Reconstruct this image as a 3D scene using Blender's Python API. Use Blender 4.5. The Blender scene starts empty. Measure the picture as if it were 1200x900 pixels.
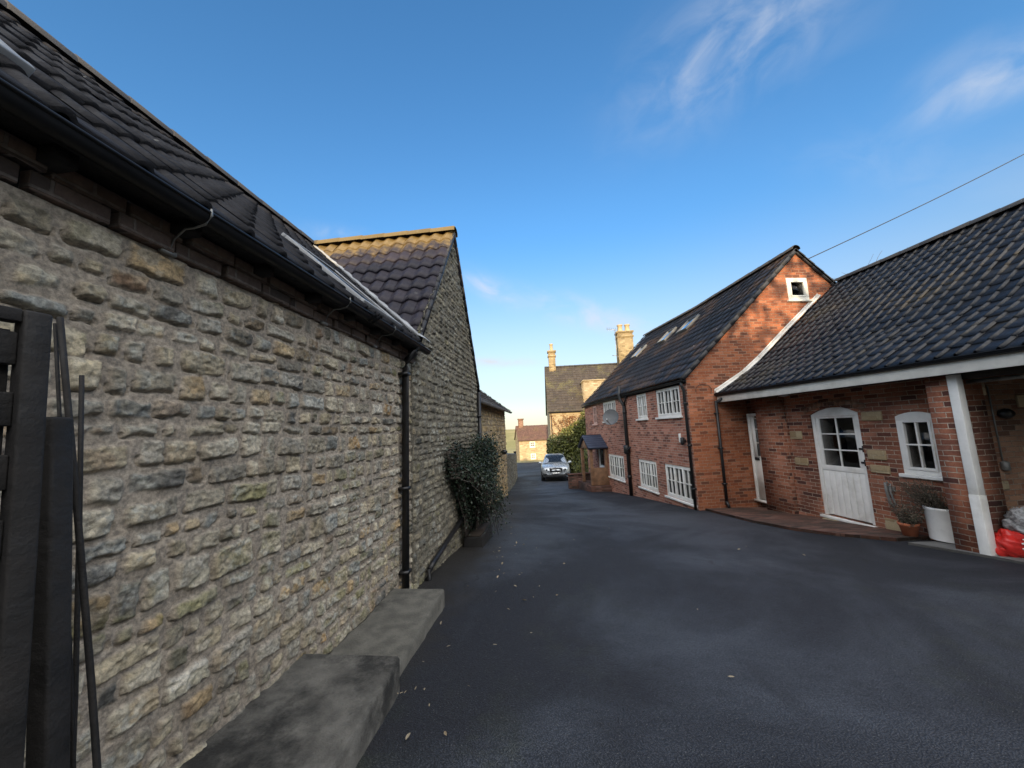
import bpy, bmesh, math, random
import numpy as np
from mathutils import Vector, Matrix
from mathutils.geometry import tessellate_polygon

SC = bpy.context.scene
COL = SC.collection
R = math.radians

# ------------------------------------------------------------------ camera
PITCH, ROLL, YAW, FPX = 7.27, -2.43, 5.51, 425.0
def cam_axes():
    p, r, y = R(PITCH), R(ROLL), R(YAW)
    fwd = np.array([math.sin(y)*math.cos(p), math.cos(y)*math.cos(p), math.sin(p)])
    r0 = np.array([math.cos(y), -math.sin(y), 0.0]); u0 = np.cross(r0, fwd)
    return math.cos(r)*r0+math.sin(r)*u0, -math.sin(r)*r0+math.cos(r)*u0, fwd
_r, _u, _f = cam_axes()
cd = bpy.data.cameras.new('camera'); cam = bpy.data.objects.new('camera', cd); COL.objects.link(cam)
cd.sensor_width = 36; cd.lens = 36*FPX/1200; cd.clip_start = .05; cd.clip_end = 5000
M = Matrix.Identity(4)
for i in range(3):
    M[i][0], M[i][1], M[i][2] = _r[i], _u[i], -_f[i]
cam.matrix_world = M
SC.camera = cam

# ------------------------------------------------------------------ light
SUN_EL, SUN_X, SUN_Y = 8.5, -.18, -.98          # direction towards the sun
EXPOSURE, SKY_STRENGTH, SUN_STRENGTH = 1.0, .15, 3.4
SKY_FILL = (12.9, 12.5, 12.0)  # colour of the added out-of-view sky brightness that lifts the lane
az = math.atan2(SUN_X, SUN_Y)
sd = bpy.data.lights.new('sun', 'SUN'); sun = bpy.data.objects.new('sun', sd); COL.objects.link(sun)
sd.energy = SUN_STRENGTH; sd.angle = R(.53); sd.color = (1, .78, .50)
tosun = Vector((math.sin(az)*math.cos(R(SUN_EL)), math.cos(az)*math.cos(R(SUN_EL)), math.sin(R(SUN_EL))))
sun.rotation_euler = tosun.to_track_quat('Z', 'Y').to_euler()
SC.view_settings.view_transform = 'Standard'; SC.view_settings.look = 'None'
SC.view_settings.exposure = EXPOSURE; SC.view_settings.gamma = 1; SC.view_settings.use_curve_mapping = False

def pixdir(x, y):
    d = _r*(x-600)+_u*(450-y)+_f*FPX
    return d/np.linalg.norm(d)

class NT:
    def __init__(s, tree): s.t = tree; s.n = tree.nodes; s.l = tree.links
    def node(s, typ, _props=None, **ins):
        n = s.n.new(typ)
        for k, v in (_props or {}).items(): setattr(n, k, v)
        for k, v in ins.items():
            key = int(k[1:]) if k[0] == '_' and k[1:].isdigit() else k.replace('_', ' ')
            s.set(n.inputs[key], v)
        return n
    def set(s, sock, v):
        if isinstance(v, bpy.types.NodeSocket): s.l.new(v, sock)
        elif isinstance(v, bpy.types.Node): s.l.new(v.outputs[0], sock)
        else:
            if isinstance(v, (tuple, list)) and sock.type == 'RGBA' and len(v) == 3: v = (*v, 1)
            sock.default_value = v
    def math(s, op, a, b=0.0, c=None, clamp=False):
        n = s.n.new('ShaderNodeMath'); n.operation = op; n.use_clamp = clamp
        s.set(n.inputs[0], a); s.set(n.inputs[1], b)
        if c is not None: s.set(n.inputs[2], c)
        return n.outputs[0]
    def mix(s, f, a, b, mode='MIX'):
        n = s.n.new('ShaderNodeMix'); n.data_type = 'RGBA'; n.blend_type = mode
        s.set(n.inputs[0], f); s.set(n.inputs[6], a); s.set(n.inputs[7], b)
        return n.outputs[2]
    def noise(s, vec, scale, detail=4, rough=.55, dist=0.0):
        n = s.node('ShaderNodeTexNoise', None, Scale=scale, Detail=detail, Roughness=rough, Distortion=dist)
        if vec is not None: s.set(n.inputs['Vector'], vec)
        return n.outputs[0]
    def ramp(s, f, a, b, lo=0.0, hi=1.0):
        n = s.n.new('ShaderNodeMapRange'); n.clamp = True; n.interpolation_type = 'SMOOTHSTEP'
        s.set(n.inputs[0], f); s.set(n.inputs[1], a); s.set(n.inputs[2], b); s.set(n.inputs[3], lo); s.set(n.inputs[4], hi)
        return n.outputs[0]
    def scale(s, vec, sc):
        n = s.n.new('ShaderNodeVectorMath'); n.operation = 'MULTIPLY'
        s.set(n.inputs[0], vec); n.inputs[1].default_value = sc
        return n.outputs[0]

W = bpy.data.worlds.new('World'); SC.world = W; W.use_nodes = True
wt = NT(W.node_tree); W.node_tree.nodes.clear()
sky = wt.node('ShaderNodeTexSky', dict(sky_type='NISHITA', sun_disc=False, sun_elevation=R(SUN_EL), sun_rotation=az,
                                       altitude=50, air_density=1.0, dust_density=.15, ozone_density=2.5))
tc = wt.node('ShaderNodeTexCoord').outputs['Generated']
def wdot(v):
    n = wt.n.new('ShaderNodeVectorMath'); n.operation = 'DOT_PRODUCT'
    wt.set(n.inputs[0], tc); n.inputs[1].default_value = tuple(v); return n.outputs['Value']
total = None
# wisps of high cloud: centre, direction of the streak, half length, half width, strength
for (cx, cy, ex, ey, hl, hw, st) in [(862, 50, 930, 0, .16, .08, .60), (1165, 92, 1200, 75, .075, .033, .72),
        (573, 338, 600, 352, .07, .024, .9), (588, 424, 625, 424, .10, .012, 1.3), (700, 372, 770, 392, .20, .035, .8),
        (400, 275, 440, 280, .10, .016, .35), (1120, 75, 1140, 65, .05, .03, .2), (1070, 190, 1160, 200, .16, .04, .16)]:
    c = pixdir(cx, cy); e = pixdir(ex, ey); a = e-c*(e@c); a /= np.linalg.norm(a); b = np.cross(c, a)
    da, db = wdot(a), wdot(b)
    q = wt.math('ADD', wt.math('POWER', wt.math('DIVIDE', da, hl), 2.0), wt.math('POWER', wt.math('DIVIDE', db, hw), 2.0))
    g = wt.math('EXPONENT', wt.math('MULTIPLY', q, -1.0))
    g = wt.math('MULTIPLY', g, wt.math('GREATER_THAN', wdot(c), 0.3))
    cv = wt.node('ShaderNodeCombineXYZ', None, X=wt.math('MULTIPLY', da, 8.0), Y=wt.math('MULTIPLY', db, 12.0), Z=float(cx)*.01)
    nz = wt.ramp(wt.noise(cv.outputs[0], 1.2, 6, .55, .5), .28, .80)
    m = wt.math('MULTIPLY', wt.math('MULTIPLY', g, nz), st*.95)
    total = m if total is None else wt.math('ADD', total, m)
total = wt.math('MINIMUM', total, .85)
skyc = wt.node('ShaderNodeHueSaturation', None, Hue=.503, Saturation=wt.ramp(wt.node('ShaderNodeSeparateXYZ', None, Vector=tc).outputs[2], .0, .5, .52, 1.18), Value=1.17, Color=sky.outputs[0])
lowsky = wt.ramp(wt.node('ShaderNodeSeparateXYZ', None, Vector=tc).outputs[2], .0, .55, .50, 1.0)
skyd = wt.mix(1.0, skyc.outputs[0], wt.node('ShaderNodeCombineColor', None, Red=lowsky, Green=lowsky, Blue=lowsky).outputs[0], 'MULTIPLY')
cl = wt.mix(total, skyd, (2.6, 2.7, 2.9))
# brightness added to the unseen sky overhead and behind, to light the shaded lane
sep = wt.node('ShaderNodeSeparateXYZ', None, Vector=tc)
sky_fill = wt.math('MULTIPLY', wt.ramp(sep.outputs[1], .28, -.25), wt.ramp(sep.outputs[2], .20, .55))
sky_fill = wt.math('MULTIPLY', sky_fill, wt.ramp(wt.noise(tc, 2.6, 5, .6, .6), .30, .62, .25, .95))
cl = wt.mix(sky_fill, cl, SKY_FILL)
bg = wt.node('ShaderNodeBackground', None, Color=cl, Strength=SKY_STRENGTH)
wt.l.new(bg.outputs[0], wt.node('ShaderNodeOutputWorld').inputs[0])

# ------------------------------------------------------------------ helpers
rng = np.random.default_rng(7); random.seed(7)
LOC = {}
def tag(o, label=None, cat=None, group=None, kind=None):
    if label: o['label'] = label
    if cat: o['category'] = cat
    if group: o['group'] = group
    if kind: o['kind'] = kind
    return o
def thing(name, label, cat, loc=(0, 0, 0), group=None):
    o = bpy.data.objects.new(name, None); o.empty_display_size = .1; COL.objects.link(o); o.location = loc
    LOC[o.name] = np.array(loc, float)
    return tag(o, label, cat, group)
def base_of(p):
    return LOC.get(p.name, np.zeros(3))

class MB:
    def __init__(s): s.v = []; s.f = []; s.m = []; s.n = 0; s.c = []
    def add(s, v, f, m=0, col=None):
        v = np.asarray(v, float).reshape(-1, 3); o = s.n
        s.v.append(v); s.n += len(v)
        if isinstance(f, np.ndarray): f = f.tolist()
        s.f.extend([[i+o for i in q] for q in f]); s.m.extend([m]*len(f))
        if col is None: col = np.zeros((len(v), 3))
        s.c.append(np.broadcast_to(np.asarray(col, float), (len(v), 3)))
        return s
    def box(s, lo, hi, T=None, m=0):
        (x0, y0, z0), (x1, y1, z1) = lo, hi
        v = np.array([(x0,y0,z0),(x1,y0,z0),(x1,y1,z0),(x0,y1,z0),(x0,y0,z1),(x1,y0,z1),(x1,y1,z1),(x0,y1,z1)], float)
        if T is not None: v = T(v)
        return s.add(v, [(0,3,2,1),(4,5,6,7),(0,1,5,4),(1,2,6,5),(2,3,7,6),(3,0,4,7)], m)
    def prism(s, poly, vec, m=0):
        p = np.asarray(poly, float); n = len(p); q = p+np.asarray(vec, float)
        f = [list(range(n))[::-1], list(range(n, 2*n))]+[[i, (i+1) % n, n+(i+1) % n, n+i] for i in range(n)]
        return s.add(np.vstack([p, q]), f, m)
    def tube(s, pts, r, n=8, m=0, caps=True):
        pts = np.asarray(pts, float); k = len(pts); rr = np.broadcast_to(np.asarray(r, float), (k,))
        V = []
        for i in range(k):
            t = pts[min(i+1, k-1)]-pts[max(i-1, 0)]; t /= np.linalg.norm(t)+1e-9
            a = np.array([0, 0, 1.]) if abs(t[2]) < .9 else np.array([1., 0, 0])
            x = np.cross(a, t); x /= np.linalg.norm(x); y = np.cross(t, x)
            th = np.arange(n)*2*math.pi/n
            V.append(pts[i]+rr[i]*(np.cos(th)[:, None]*x+np.sin(th)[:, None]*y))
        f = [[i*n+j, i*n+(j+1) % n, (i+1)*n+(j+1) % n, (i+1)*n+j] for i in range(k-1) for j in range(n)]
        if caps: f += [list(range(n))[::-1], [(k-1)*n+j for j in range(n)]]
        return s.add(np.vstack(V), f, m)
    def lathe(s, prof, c=(0, 0, 0), n=24, m=0, T=None):
        V = []; c = np.asarray(c, float)
        for (r, z) in prof:
            th = np.arange(n)*2*math.pi/n
            V.append(np.stack([r*np.cos(th), r*np.sin(th), np.full(n, z)], 1))
        V = np.vstack(V)
        if T is not None: V = T(V)
        k = len(prof)
        f = [[i*n+j, i*n+(j+1) % n, (i+1)*n+(j+1) % n, (i+1)*n+j] for i in range(k-1) for j in range(n)]
        f += [list(range(n))[::-1], [(k-1)*n+j for j in range(n)]]
        return s.add(V+c, f, m)
    def grid(s, P, m=0, col=None, flip=False):
        a, b = P.shape[:2]
        idx = np.arange(a*b).reshape(a, b)
        f = np.stack([idx[:-1, :-1], idx[1:, :-1], idx[1:, 1:], idx[:-1, 1:]], -1).reshape(-1, 4)
        if flip: f = f[:, ::-1]
        return s.add(P.reshape(-1, 3), f, m, None if col is None else col.reshape(-1, 3))
    def poly(s, outer, holes=(), m=0, want=None):
        pl = [[Vector(p) for p in outer]]+[[Vector(p) for p in h] for h in holes]
        tris = tessellate_polygon(pl)
        pts = np.array([p[:] for l in pl for p in l])
        out = []
        for t in tris:
            a, b, c = pts[list(t)]
            nn = np.cross(b-a, c-a)
            if np.linalg.norm(nn) < 1e-9: continue
            t = list(t)
            if want is not None and nn @ np.asarray(want) < 0: t = t[::-1]
            out.append(t)
        return s.add(pts, out, m)
    def build(s, name, mats, parent=None, smooth=False, bevel=0, col=False, uv=True, auto=None):
        if not isinstance(mats, (list, tuple)): mats = [mats]
        v = np.vstack(s.v); me = bpy.data.meshes.new(name)
        if parent is not None: v = v-base_of(parent)
        lens = np.array([len(f) for f in s.f]); flat = np.fromiter((i for f in s.f for i in f), dtype=np.int32, count=int(lens.sum()))
        me.vertices.add(len(v)); me.vertices.foreach_set('co', v.ravel())
        me.loops.add(len(flat)); me.loops.foreach_set('vertex_index', flat)
        me.polygons.add(len(lens)); st = np.concatenate([[0], np.cumsum(lens)[:-1]]).astype(np.int32)
        me.polygons.foreach_set('loop_start', st); me.polygons.foreach_set('loop_total', lens.astype(np.int32))
        me.update(calc_edges=True); me.validate()
        for mt in mats: me.materials.append(mt)
        if len(me.polygons) == len(lens):
            me.polygons.foreach_set('material_index', np.array(s.m, np.int32))
        if smooth: me.polygons.foreach_set('use_smooth', np.ones(len(me.polygons), bool))
        if uv:
            nl = len(me.loops); vi = np.empty(nl, np.int32); me.loops.foreach_get('vertex_index', vi)
            co = np.empty(len(me.vertices)*3); me.vertices.foreach_get('co', co); co = co.reshape(-1, 3)
            if parent is not None: co = co+base_of(parent)
            pn = np.empty(len(me.polygons)*3); me.polygons.foreach_get('normal', pn); pn = pn.reshape(-1, 3)
            lt = np.empty(len(me.polygons), np.int32); me.polygons.foreach_get('loop_total', lt)
            nn = np.repeat(pn, lt, 0); P = co[vi]
            flatm = np.abs(nn[:, 2]) > .92
            uax = np.stack([-nn[:, 1], nn[:, 0], np.zeros(nl)], 1)
            uax[flatm] = (1, 0, 0); uax /= np.linalg.norm(uax, axis=1)[:, None]+1e-9
            vax = np.cross(nn, uax)
            vax[flatm] = (0, 1, 0)
            L = me.uv_layers.new(name='UVMap')
            L.data.foreach_set('uv', np.stack([(P*uax).sum(1), (P*vax).sum(1)], 1).ravel())
        if col:
            c = np.vstack(s.c); A = me.color_attributes.new('Col', 'FLOAT_COLOR', 'POINT')
            A.data.foreach_set('color', np.hstack([c, np.ones((len(c), 1))]).ravel())
        me.update()
        o = bpy.data.objects.new(name, me); COL.objects.link(o)
        if parent is not None: o.parent = parent; LOC[o.name] = base_of(parent)
        if bevel:
            b = o.modifiers.new('bevel', 'BEVEL'); b.width = bevel; b.segments = 2; b.limit_method = 'ANGLE'; b.angle_limit = R(40)
        return o

# numpy value noise
def _hash(ix, iy, seed):
    h = (ix.astype(np.int64)*374761393+iy.astype(np.int64)*668265263+seed*1442695041) & 0xffffffff
    h = ((h ^ (h >> 13))*1274126177) & 0xffffffff
    h = ((h ^ (h >> 16))*2246822519) & 0xffffffff
    return ((h ^ (h >> 15)) & 0xffffff)/float(0xffffff)
def vn(x, y, seed=0):
    x0, y0 = np.floor(x), np.floor(y); fx, fy = x-x0, y-y0
    fx = fx*fx*(3-2*fx); fy = fy*fy*(3-2*fy)
    a, b, c, d = _hash(x0, y0, seed), _hash(x0+1, y0, seed), _hash(x0, y0+1, seed), _hash(x0+1, y0+1, seed)
    return (a*(1-fx)+b*fx)*(1-fy)+(c*(1-fx)+d*fx)*fy
def fbm(x, y, seed=0, o=4, g=.5):
    s = 0; a = 1; t = 0
    for i in range(o):
        s = s+a*vn(x*2**i, y*2**i, seed+i*17); t += a; a *= g
    return s/t
def ss(a, b, x):
    t = np.clip((x-a)/(b-a), 0, 1); return t*t*(3-2*t)

def stone_field(u, v, seed, rowh=(.075, .165), wid=(.13, .40), depth=(.012, .05), mortar=(.26, .225, .19), tone='buff', gap=.012, split=.2):
    """height and colour of a coursed rubble wall at wall coordinates u, v (metres)"""
    rg = np.random.default_rng(seed)
    sh = u.shape; u = u.ravel(); v = v.ravel()
    uu = u+.02*(fbm(u*2.5, v*2.5, seed+1)-.5)
    vv = v+.07*(fbm(u*.6, v*1.0, seed+2, 2)-.5)+.016*(fbm(u*4, v*4, seed+3, 2)-.5)
    rows = [v.min()-.3]
    while rows[-1] < v.max()+.3: rows.append(rows[-1]+rg.uniform(*rowh)*(1.25 if rg.random() < .2 else 1))
    rows = np.array(rows); r = np.clip(np.searchsorted(rows, vv)-1, 0, len(rows)-2)
    v0, v1 = rows[r].copy(), rows[r+1].copy(); u0 = np.zeros_like(u); u1 = np.zeros_like(u); sid = np.zeros(len(u), np.int64)
    nid = 1
    for k in range(len(rows)-1):
        mk = np.nonzero(r == k)[0]
        if not len(mk): continue
        hh = rows[k+1]-rows[k]
        b = [u.min()-.5-rg.random()*.3]
        while b[-1] < u.max()+.5:
            w = wid[0]+(wid[1]-wid[0])*rg.random()**1.5
            b.append(b[-1]+w*(.75+.25*min(1.6, hh/.12)))
        b = np.array(b); c = np.clip(np.searchsorted(b, uu[mk])-1, 0, len(b)-2)
        u0[mk], u1[mk] = b[c], b[c+1]; sid[mk] = nid+c; nid += len(b)
    H = lambda k: _hash(sid, np.full_like(sid, k), seed+99)
    sp = (H(1) < split) & (v1-v0 > .12) & (u1-u0 > .17)
    mid = v0+(v1-v0)*(.35+.3*H(2)); up = vv > mid
    v0 = np.where(sp & up, mid, v0); v1 = np.where(sp & ~up, mid, v1); sid = np.where(sp & up, sid+500000, sid)
    ins = gap*(.35+1.15*H(3)); ins2 = gap*(.4+1.6*H(4))
    hu = np.maximum((u1-u0)/2-ins2, .02); hv = np.maximum((v1-v0)/2-ins, .012)
    cu = (u0+u1)/2+(H(5)-.5)*.02; cv = (v0+v1)/2+(H(6)-.5)*.016
    an = (H(7)-.5)*.16; du, dv = uu-cu, vv-cv
    du, dv = du*np.cos(an)+dv*np.sin(an), -du*np.sin(an)+dv*np.cos(an)
    dv = dv+(H(20)-.5)*.25*du*hv/hu          # trapezoids
    rad = np.minimum(hu, hv)*(.10+.40*H(8))
    qx, qy = np.abs(du)-hu+rad, np.abs(dv)-hv+rad
    sdf = np.hypot(np.maximum(qx, 0), np.maximum(qy, 0))+np.minimum(np.maximum(qx, qy), 0)-rad
    off = H(9)*57.3
    sdf = sdf+.024*(fbm(u*17+off, v*13, seed+5, 3)-.5)+.006*(vn(u*60, v*60, seed+6)-.5)
    d = -sdf; e = .006+.010*H(10)
    t = np.clip(d/e, 0, 1); prof = np.sqrt(1-(1-t)**2)
    dep = depth[0]+(depth[1]-depth[0])*H(11)**1.4
    rock = np.abs(fbm(u*9+off, v*13-off, seed+7, 4, .6)-.5)*2
    h = prof*dep*(.55+.45*t)+t*((H(12)-.5)*.22*du+(H(13)-.8)*.20*dv)+t*(.45-rock)*.020+t*(.5-np.abs(fbm(u*22-off, v*30, seed+8, 4, .6)-.5)*4)*.0095
    mh = .004+.012*(fbm(u*7, v*7, seed+9, 3)-.4)+.004*(vn(u*45, v*45, seed+10)-.5)
    m = ss(-.002, .007, d)
    hgt = np.where(m > 0, np.maximum(h*m+mh*(1-m), mh-.02), mh)-(.002+.014*(dv < -.2*hv))*ss(.008, 0, np.abs(d+.002))*(H(14) > .30)
    P = {'buff': [((.39, .36, .295), 34), ((.43, .38, .285), 24), ((.48, .46, .41), 7), ((.30, .285, .25), 18), ((.38, .29, .18), 9), ((.262, .275, .268), 9),
                  ((.13, .13, .125), 5), ((.26, .245, .16), 6), ((.26, .18, .125), 2), ((.37, .25, .13), 2)],
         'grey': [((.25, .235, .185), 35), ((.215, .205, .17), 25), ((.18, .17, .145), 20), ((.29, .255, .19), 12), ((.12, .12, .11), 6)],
         'gold': [((.42, .31, .16), 40), ((.38, .28, .16), 30), ((.46, .37, .22), 20), ((.30, .23, .14), 10)]}[tone]
    pc = np.array([p[0] for p in P]); pw = np.array([p[1] for p in P], float); pw = np.cumsum(pw/pw.sum())
    k1 = np.minimum(np.searchsorted(pw, H(15)), len(P)-1); k2 = np.minimum(np.searchsorted(pw, H(16)), len(P)-1)
    bl = ss(.48, .58, fbm(u*10+off, v*13+off, seed+11, 5, .6))[:, None]*.45
    c = pc[k1]*(1-bl)+pc[k2]*bl
    c = c*(.60+.66*H(17))[:, None]*(.60+.80*fbm(u*26+off, v*26, seed+12, 4, .65))[:, None]
    li = (ss(.54, .66, fbm(u*4, v*4, seed+13, 4))*ss(.50, .57, fbm(u*38, v*38, seed+14, 4, .6)))[:, None]
    c = c*(1-.55*li)+np.array((.42, .44, .42))*.55*li           # pale lichen crust
    mo = (ss(.60, .75, fbm(u*2.2, v*3, seed+15, 3))*ss(.4, .7, fbm(u*16, v*16, seed+16, 3)))[:, None]
    c = c*(1-.5*mo)+np.array((.17, .17, .07))*.5*mo              # moss
    mc = np.array(mortar)*(.75+.5*fbm(u*6, v*6, seed+17, 5, .6))[:, None]
    mm = ss(-.001, .012, d+.010*(fbm(u*22, v*22, seed+18, 2)-.5))[:, None]
    c = mc*(1-mm)+c*mm
    c = c*np.array((1.02, 1.0, .95))
    return hgt.reshape(sh), np.clip(c, .01, 1).reshape(sh+(3,))

# ------------------------------------------------------------------ materials
MT = {}
def mat(name):
    m = bpy.data.materials.new(name); m.use_nodes = True; t = NT(m.node_tree); m.node_tree.nodes.clear()
    out = t.node('ShaderNodeOutputMaterial'); b = t.node('ShaderNodeBsdfPrincipled'); t.l.new(b.outputs[0], out.inputs[0])
    MT[name] = m
    return m, t, b
def bump(t, b, h, dist, strength=1.0):
    n = t.node('ShaderNodeBump', None, Strength=strength, Distance=dist, Height=h); t.l.new(n.outputs[0], b.inputs['Normal'])
def objco(t): return t.node('ShaderNodeNewGeometry').outputs['Position']
def uvco(t): return t.node('ShaderNodeTexCoord').outputs['UV']
def simple(name, c, rough=.6, metal=0.0, var=.25, scale=6, bumpd=0.0, bscale=60, spec=.5, dirt=None):
    m, t, b = mat(name); p = objco(t)
    n = t.noise(p, scale, 5, .6)
    cc = t.mix(t.ramp(n, .3, .7), tuple(x*(1-var) for x in c), tuple(min(1, x*(1+var)) for x in c))
    if dirt: cc = t.mix(t.ramp(t.noise(p, scale*.35, 6, .65), *(dirt[2:] or (.5, .75)), 0, dirt[1]), cc, dirt[0])
    t.set(b.inputs['Base Color'], cc); t.set(b.inputs['Roughness'], t.ramp(t.noise(p, scale*2, 3), .2, .8, max(.03, rough-.12), min(1, rough+.12)))
    b.inputs['Metallic'].default_value = metal; b.inputs['Specular IOR Level'].default_value = spec
    if bumpd: bump(t, b, t.noise(p, bscale, 4, .65), bumpd)
    return m

def stone_mat(name, sat=1.0):
    m, t, b = mat(name); p = objco(t)
    a = t.node('ShaderNodeAttribute', dict(attribute_name='Col')).outputs['Color']
    n1, n2 = t.noise(p, 55, 5, .7), t.noise(p, 170, 3, .6)
    c = t.mix(1.0, a, t.mix(t.ramp(n1, .32, .68), (.62, .62, .63), (1.32, 1.3, 1.26)), 'MULTIPLY')
    t.set(b.inputs['Base Color'], c); b.inputs['Roughness'].default_value = .92; b.inputs['Specular IOR Level'].default_value = .25
    bump(t, b, t.math('ADD', n1, t.math('MULTIPLY', n2, .4)), .006)
    return m
stone_mat('rubble_stone')

def brick_mat(name, c1, c2, mortar, dark, bw=.225, bh=.075, flecks=.25, glow=0, blotch=.5):
    m, t, b = mat(name); uv = uvco(t); p = objco(t)
    dn = t.node('ShaderNodeTexNoise', None, Vector=p, Scale=9.0, Detail=3.0)
    vm = t.n.new('ShaderNodeVectorMath'); vm.operation = 'MULTIPLY_ADD'
    t.set(vm.inputs[0], dn.outputs[1]); vm.inputs[1].default_value = (.018, .014, 0); t.set(vm.inputs[2], uv)
    br = t.node('ShaderNodeTexBrick', dict(offset=.5), Vector=vm.outputs[0], Color1=(1, 1, 1), Color2=(0, 0, 0), Mortar=(.5, .5, .5),
                Scale=1.0, Mortar_Size=.0065, Mortar_Smooth=.25, Bias=0.0, Brick_Width=bw, Row_Height=bh)
    bv = t.node('ShaderNodeSeparateColor', None, Color=br.outputs[0]).outputs[0]
    n1 = t.noise(p, 26, 5, .65); n2 = t.noise(p, 1.3, 5, .6); n3 = t.noise(p, 70, 3, .6)
    f = t.math('ADD', t.math('MULTIPLY', bv, .95), t.math('MULTIPLY', t.math('SUBTRACT', n1, .5), .9))
    c = t.mix(t.ramp(f, .0, .8), c1, c2)
    c = t.mix(t.ramp(bv, .08, .20, .8, 0), c, dark); c = t.mix(t.ramp(bv, .86, .93, 0, .45), c, tuple(min(1, x*1.25+.05) for x in c2))                        # the odd burnt brick
    c = t.mix(t.ramp(t.noise(p, 7, 4, .7), .60, .78, 0, flecks), c, tuple(x*.9 for x in mortar))   # lime bloom
    c = t.mix(t.ramp(n2, .40, .70, 0, blotch), c, dark)                      # soot
    mc = t.mix(t.ramp(n1, .3, .7), tuple(x*.65 for x in mortar), tuple(x*1.15 for x in mortar))
    mf = t.math('MULTIPLY', br.outputs[1], t.ramp(t.noise(p, 3.5, 4, .6), .25, .6, .35, 1))
    c = t.mix(mf, c, mc)
    c = t.mix(1.0, c, t.mix(n3, (.72, .72, .72), (1.25, 1.25, 1.25)), 'MULTIPLY')
    t.set(b.inputs['Base Color'], c); b.inputs['Roughness'].default_value = .9; b.inputs['Specular IOR Level'].default_value = .25
    h = t.math('ADD', t.math('MULTIPLY', br.outputs[1], -1.0), t.math('MULTIPLY', t.math('ADD', n1, bv), .45))
    bump(t, b, h, .012)
    return m
brick_mat('house_brick', (.31, .118, .08), (.45, .205, .14), (.52, .44, .36), (.15, .07, .055), flecks=.48, blotch=.35)
brick_mat('gable_brick', (.27, .082, .038), (.40, .14, .065), (.38, .26, .18), (.13, .055, .035), flecks=.2, blotch=.4)
brick_mat('wing_brick', (.215, .072, .040), (.36, .145, .085), (.44, .36, .28), (.065, .032, .028), flecks=.30, blotch=.65)
brick_mat('bay_brick', (.24, .115, .07), (.33, .19, .12), (.30, .25, .20), (.10, .06, .045), flecks=.3, blotch=.5)
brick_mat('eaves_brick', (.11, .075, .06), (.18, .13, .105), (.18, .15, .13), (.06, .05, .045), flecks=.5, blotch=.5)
brick_mat('ashlar', (.40, .33, .21), (.46, .37, .24), (.36, .31, .23), (.20, .17, .12), bw=.42, bh=.17, flecks=.2)
brick_mat('gold_stone', (.38, .295, .175), (.46, .37, .23), (.44, .36, .24), (.28, .20, .11), bw=.34, bh=.14, flecks=.3)
brick_mat('chimney_stone', (.30, .225, .12), (.38, .29, .16), (.32, .26, .17), (.17, .13, .07), bw=.3, bh=.12, flecks=.3)
brick_mat('paver_brick', (.10, .045, .034), (.16, .078, .056), (.11, .10, .085), (.045, .034, .027), flecks=.2, blotch=.85)

def tile_mat(name, c, c2, rough=.4, lichen=0.0, moss=0.0, mossc=(.16, .12, .05), top=None, spec=.5, white=0.0):
    m, t, b = mat(name); p = objco(t)
    a = t.node('ShaderNodeSeparateColor', None, Color=t.node('ShaderNodeAttribute', dict(attribute_name='Col')).outputs['Color'])
    rnd, up = a.outputs[0], a.outputs[1]
    n = t.noise(p, 24, 5, .65)
    cc = t.mix(t.math('ADD', t.math('MULTIPLY', rnd, .7), t.math('MULTIPLY', n, .3)), c, c2)
    if moss:
        mk = t.math('MULTIPLY', t.ramp(t.noise(p, .8, 4, .6), .47, .66), t.ramp(t.noise(p, 9, 5, .7), .36, .60))
        cc = t.mix(t.math('MULTIPLY', mk, moss), cc, mossc)
    if top:      # moss creeping down from the ridge
        mk = t.ramp(t.math('ADD', up, t.math('MULTIPLY', t.math('SUBTRACT', t.noise(p, 5, 4, .7), .5), .45)), top[0], top[1], 0, .85)
        cc = t.mix(mk, cc, t.mix(t.noise(p, 30, 3), (.11, .075, .027), (.26, .18, .07)))
    if lichen:
        v = t.node('ShaderNodeTexVoronoi', dict(feature='F1'), Vector=p, Scale=4.2, Randomness=1.0)
        sp = t.math('LESS_THAN', v.outputs['Distance'], t.math('MULTIPLY', t.ramp(t.noise(p, 1.1, 3), .45, .7), .13))
        cc = t.mix(t.math('MULTIPLY', sp, lichen), cc, (.42, .41, .36))
        v = t.node('ShaderNodeTexVoronoi', dict(feature='F1'), Vector=p, Scale=13.0, Randomness=1.0)
        sp = t.math('LESS_THAN', v.outputs['Distance'], t.math('MULTIPLY', t.ramp(t.noise(p, .9, 3), .4, .7), .16))
        cc = t.mix(t.math('MULTIPLY', sp, lichen*.7), cc, (.26, .24, .19))
    t.set(b.inputs['Base Color'], cc); t.set(b.inputs['Roughness'], t.ramp(n, .3, .7, rough-.1, rough+.14))
    b.inputs['Specular IOR Level'].default_value = spec
    bump(t, b, t.noise(p, 90, 4, .7), .003)
    return m
tile_mat('black_tile', (.009, .009, .011), (.020, .019, .021), .72, lichen=.25, spec=.2)
tile_mat('plum_tile', (.013, .011, .018), (.028, .022, .031), .5, top=(.78, .93), lichen=.1, spec=.3)
tile_mat('wing_tile', (.004, .005, .008), (.013, .0145, .019), .42, moss=.30, mossc=(.10, .075, .03), lichen=.15, spec=.32)
tile_mat('house_tile', (.015, .015, .020), (.028, .028, .033), .6, moss=.8, mossc=(.17, .095, .045), lichen=1.0, spec=.3)
tile_mat('old_tile', (.032, .026, .023), (.065, .052, .042), .8, moss=.6, mossc=(.15, .14, .05), lichen=.6)
tile_mat('red_tile', (.085, .048, .038), (.135, .073, .055), .85, moss=.4, lichen=.3)
tile_mat('slate', (.030, .040, .070), (.045, .058, .095), .4)
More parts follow.
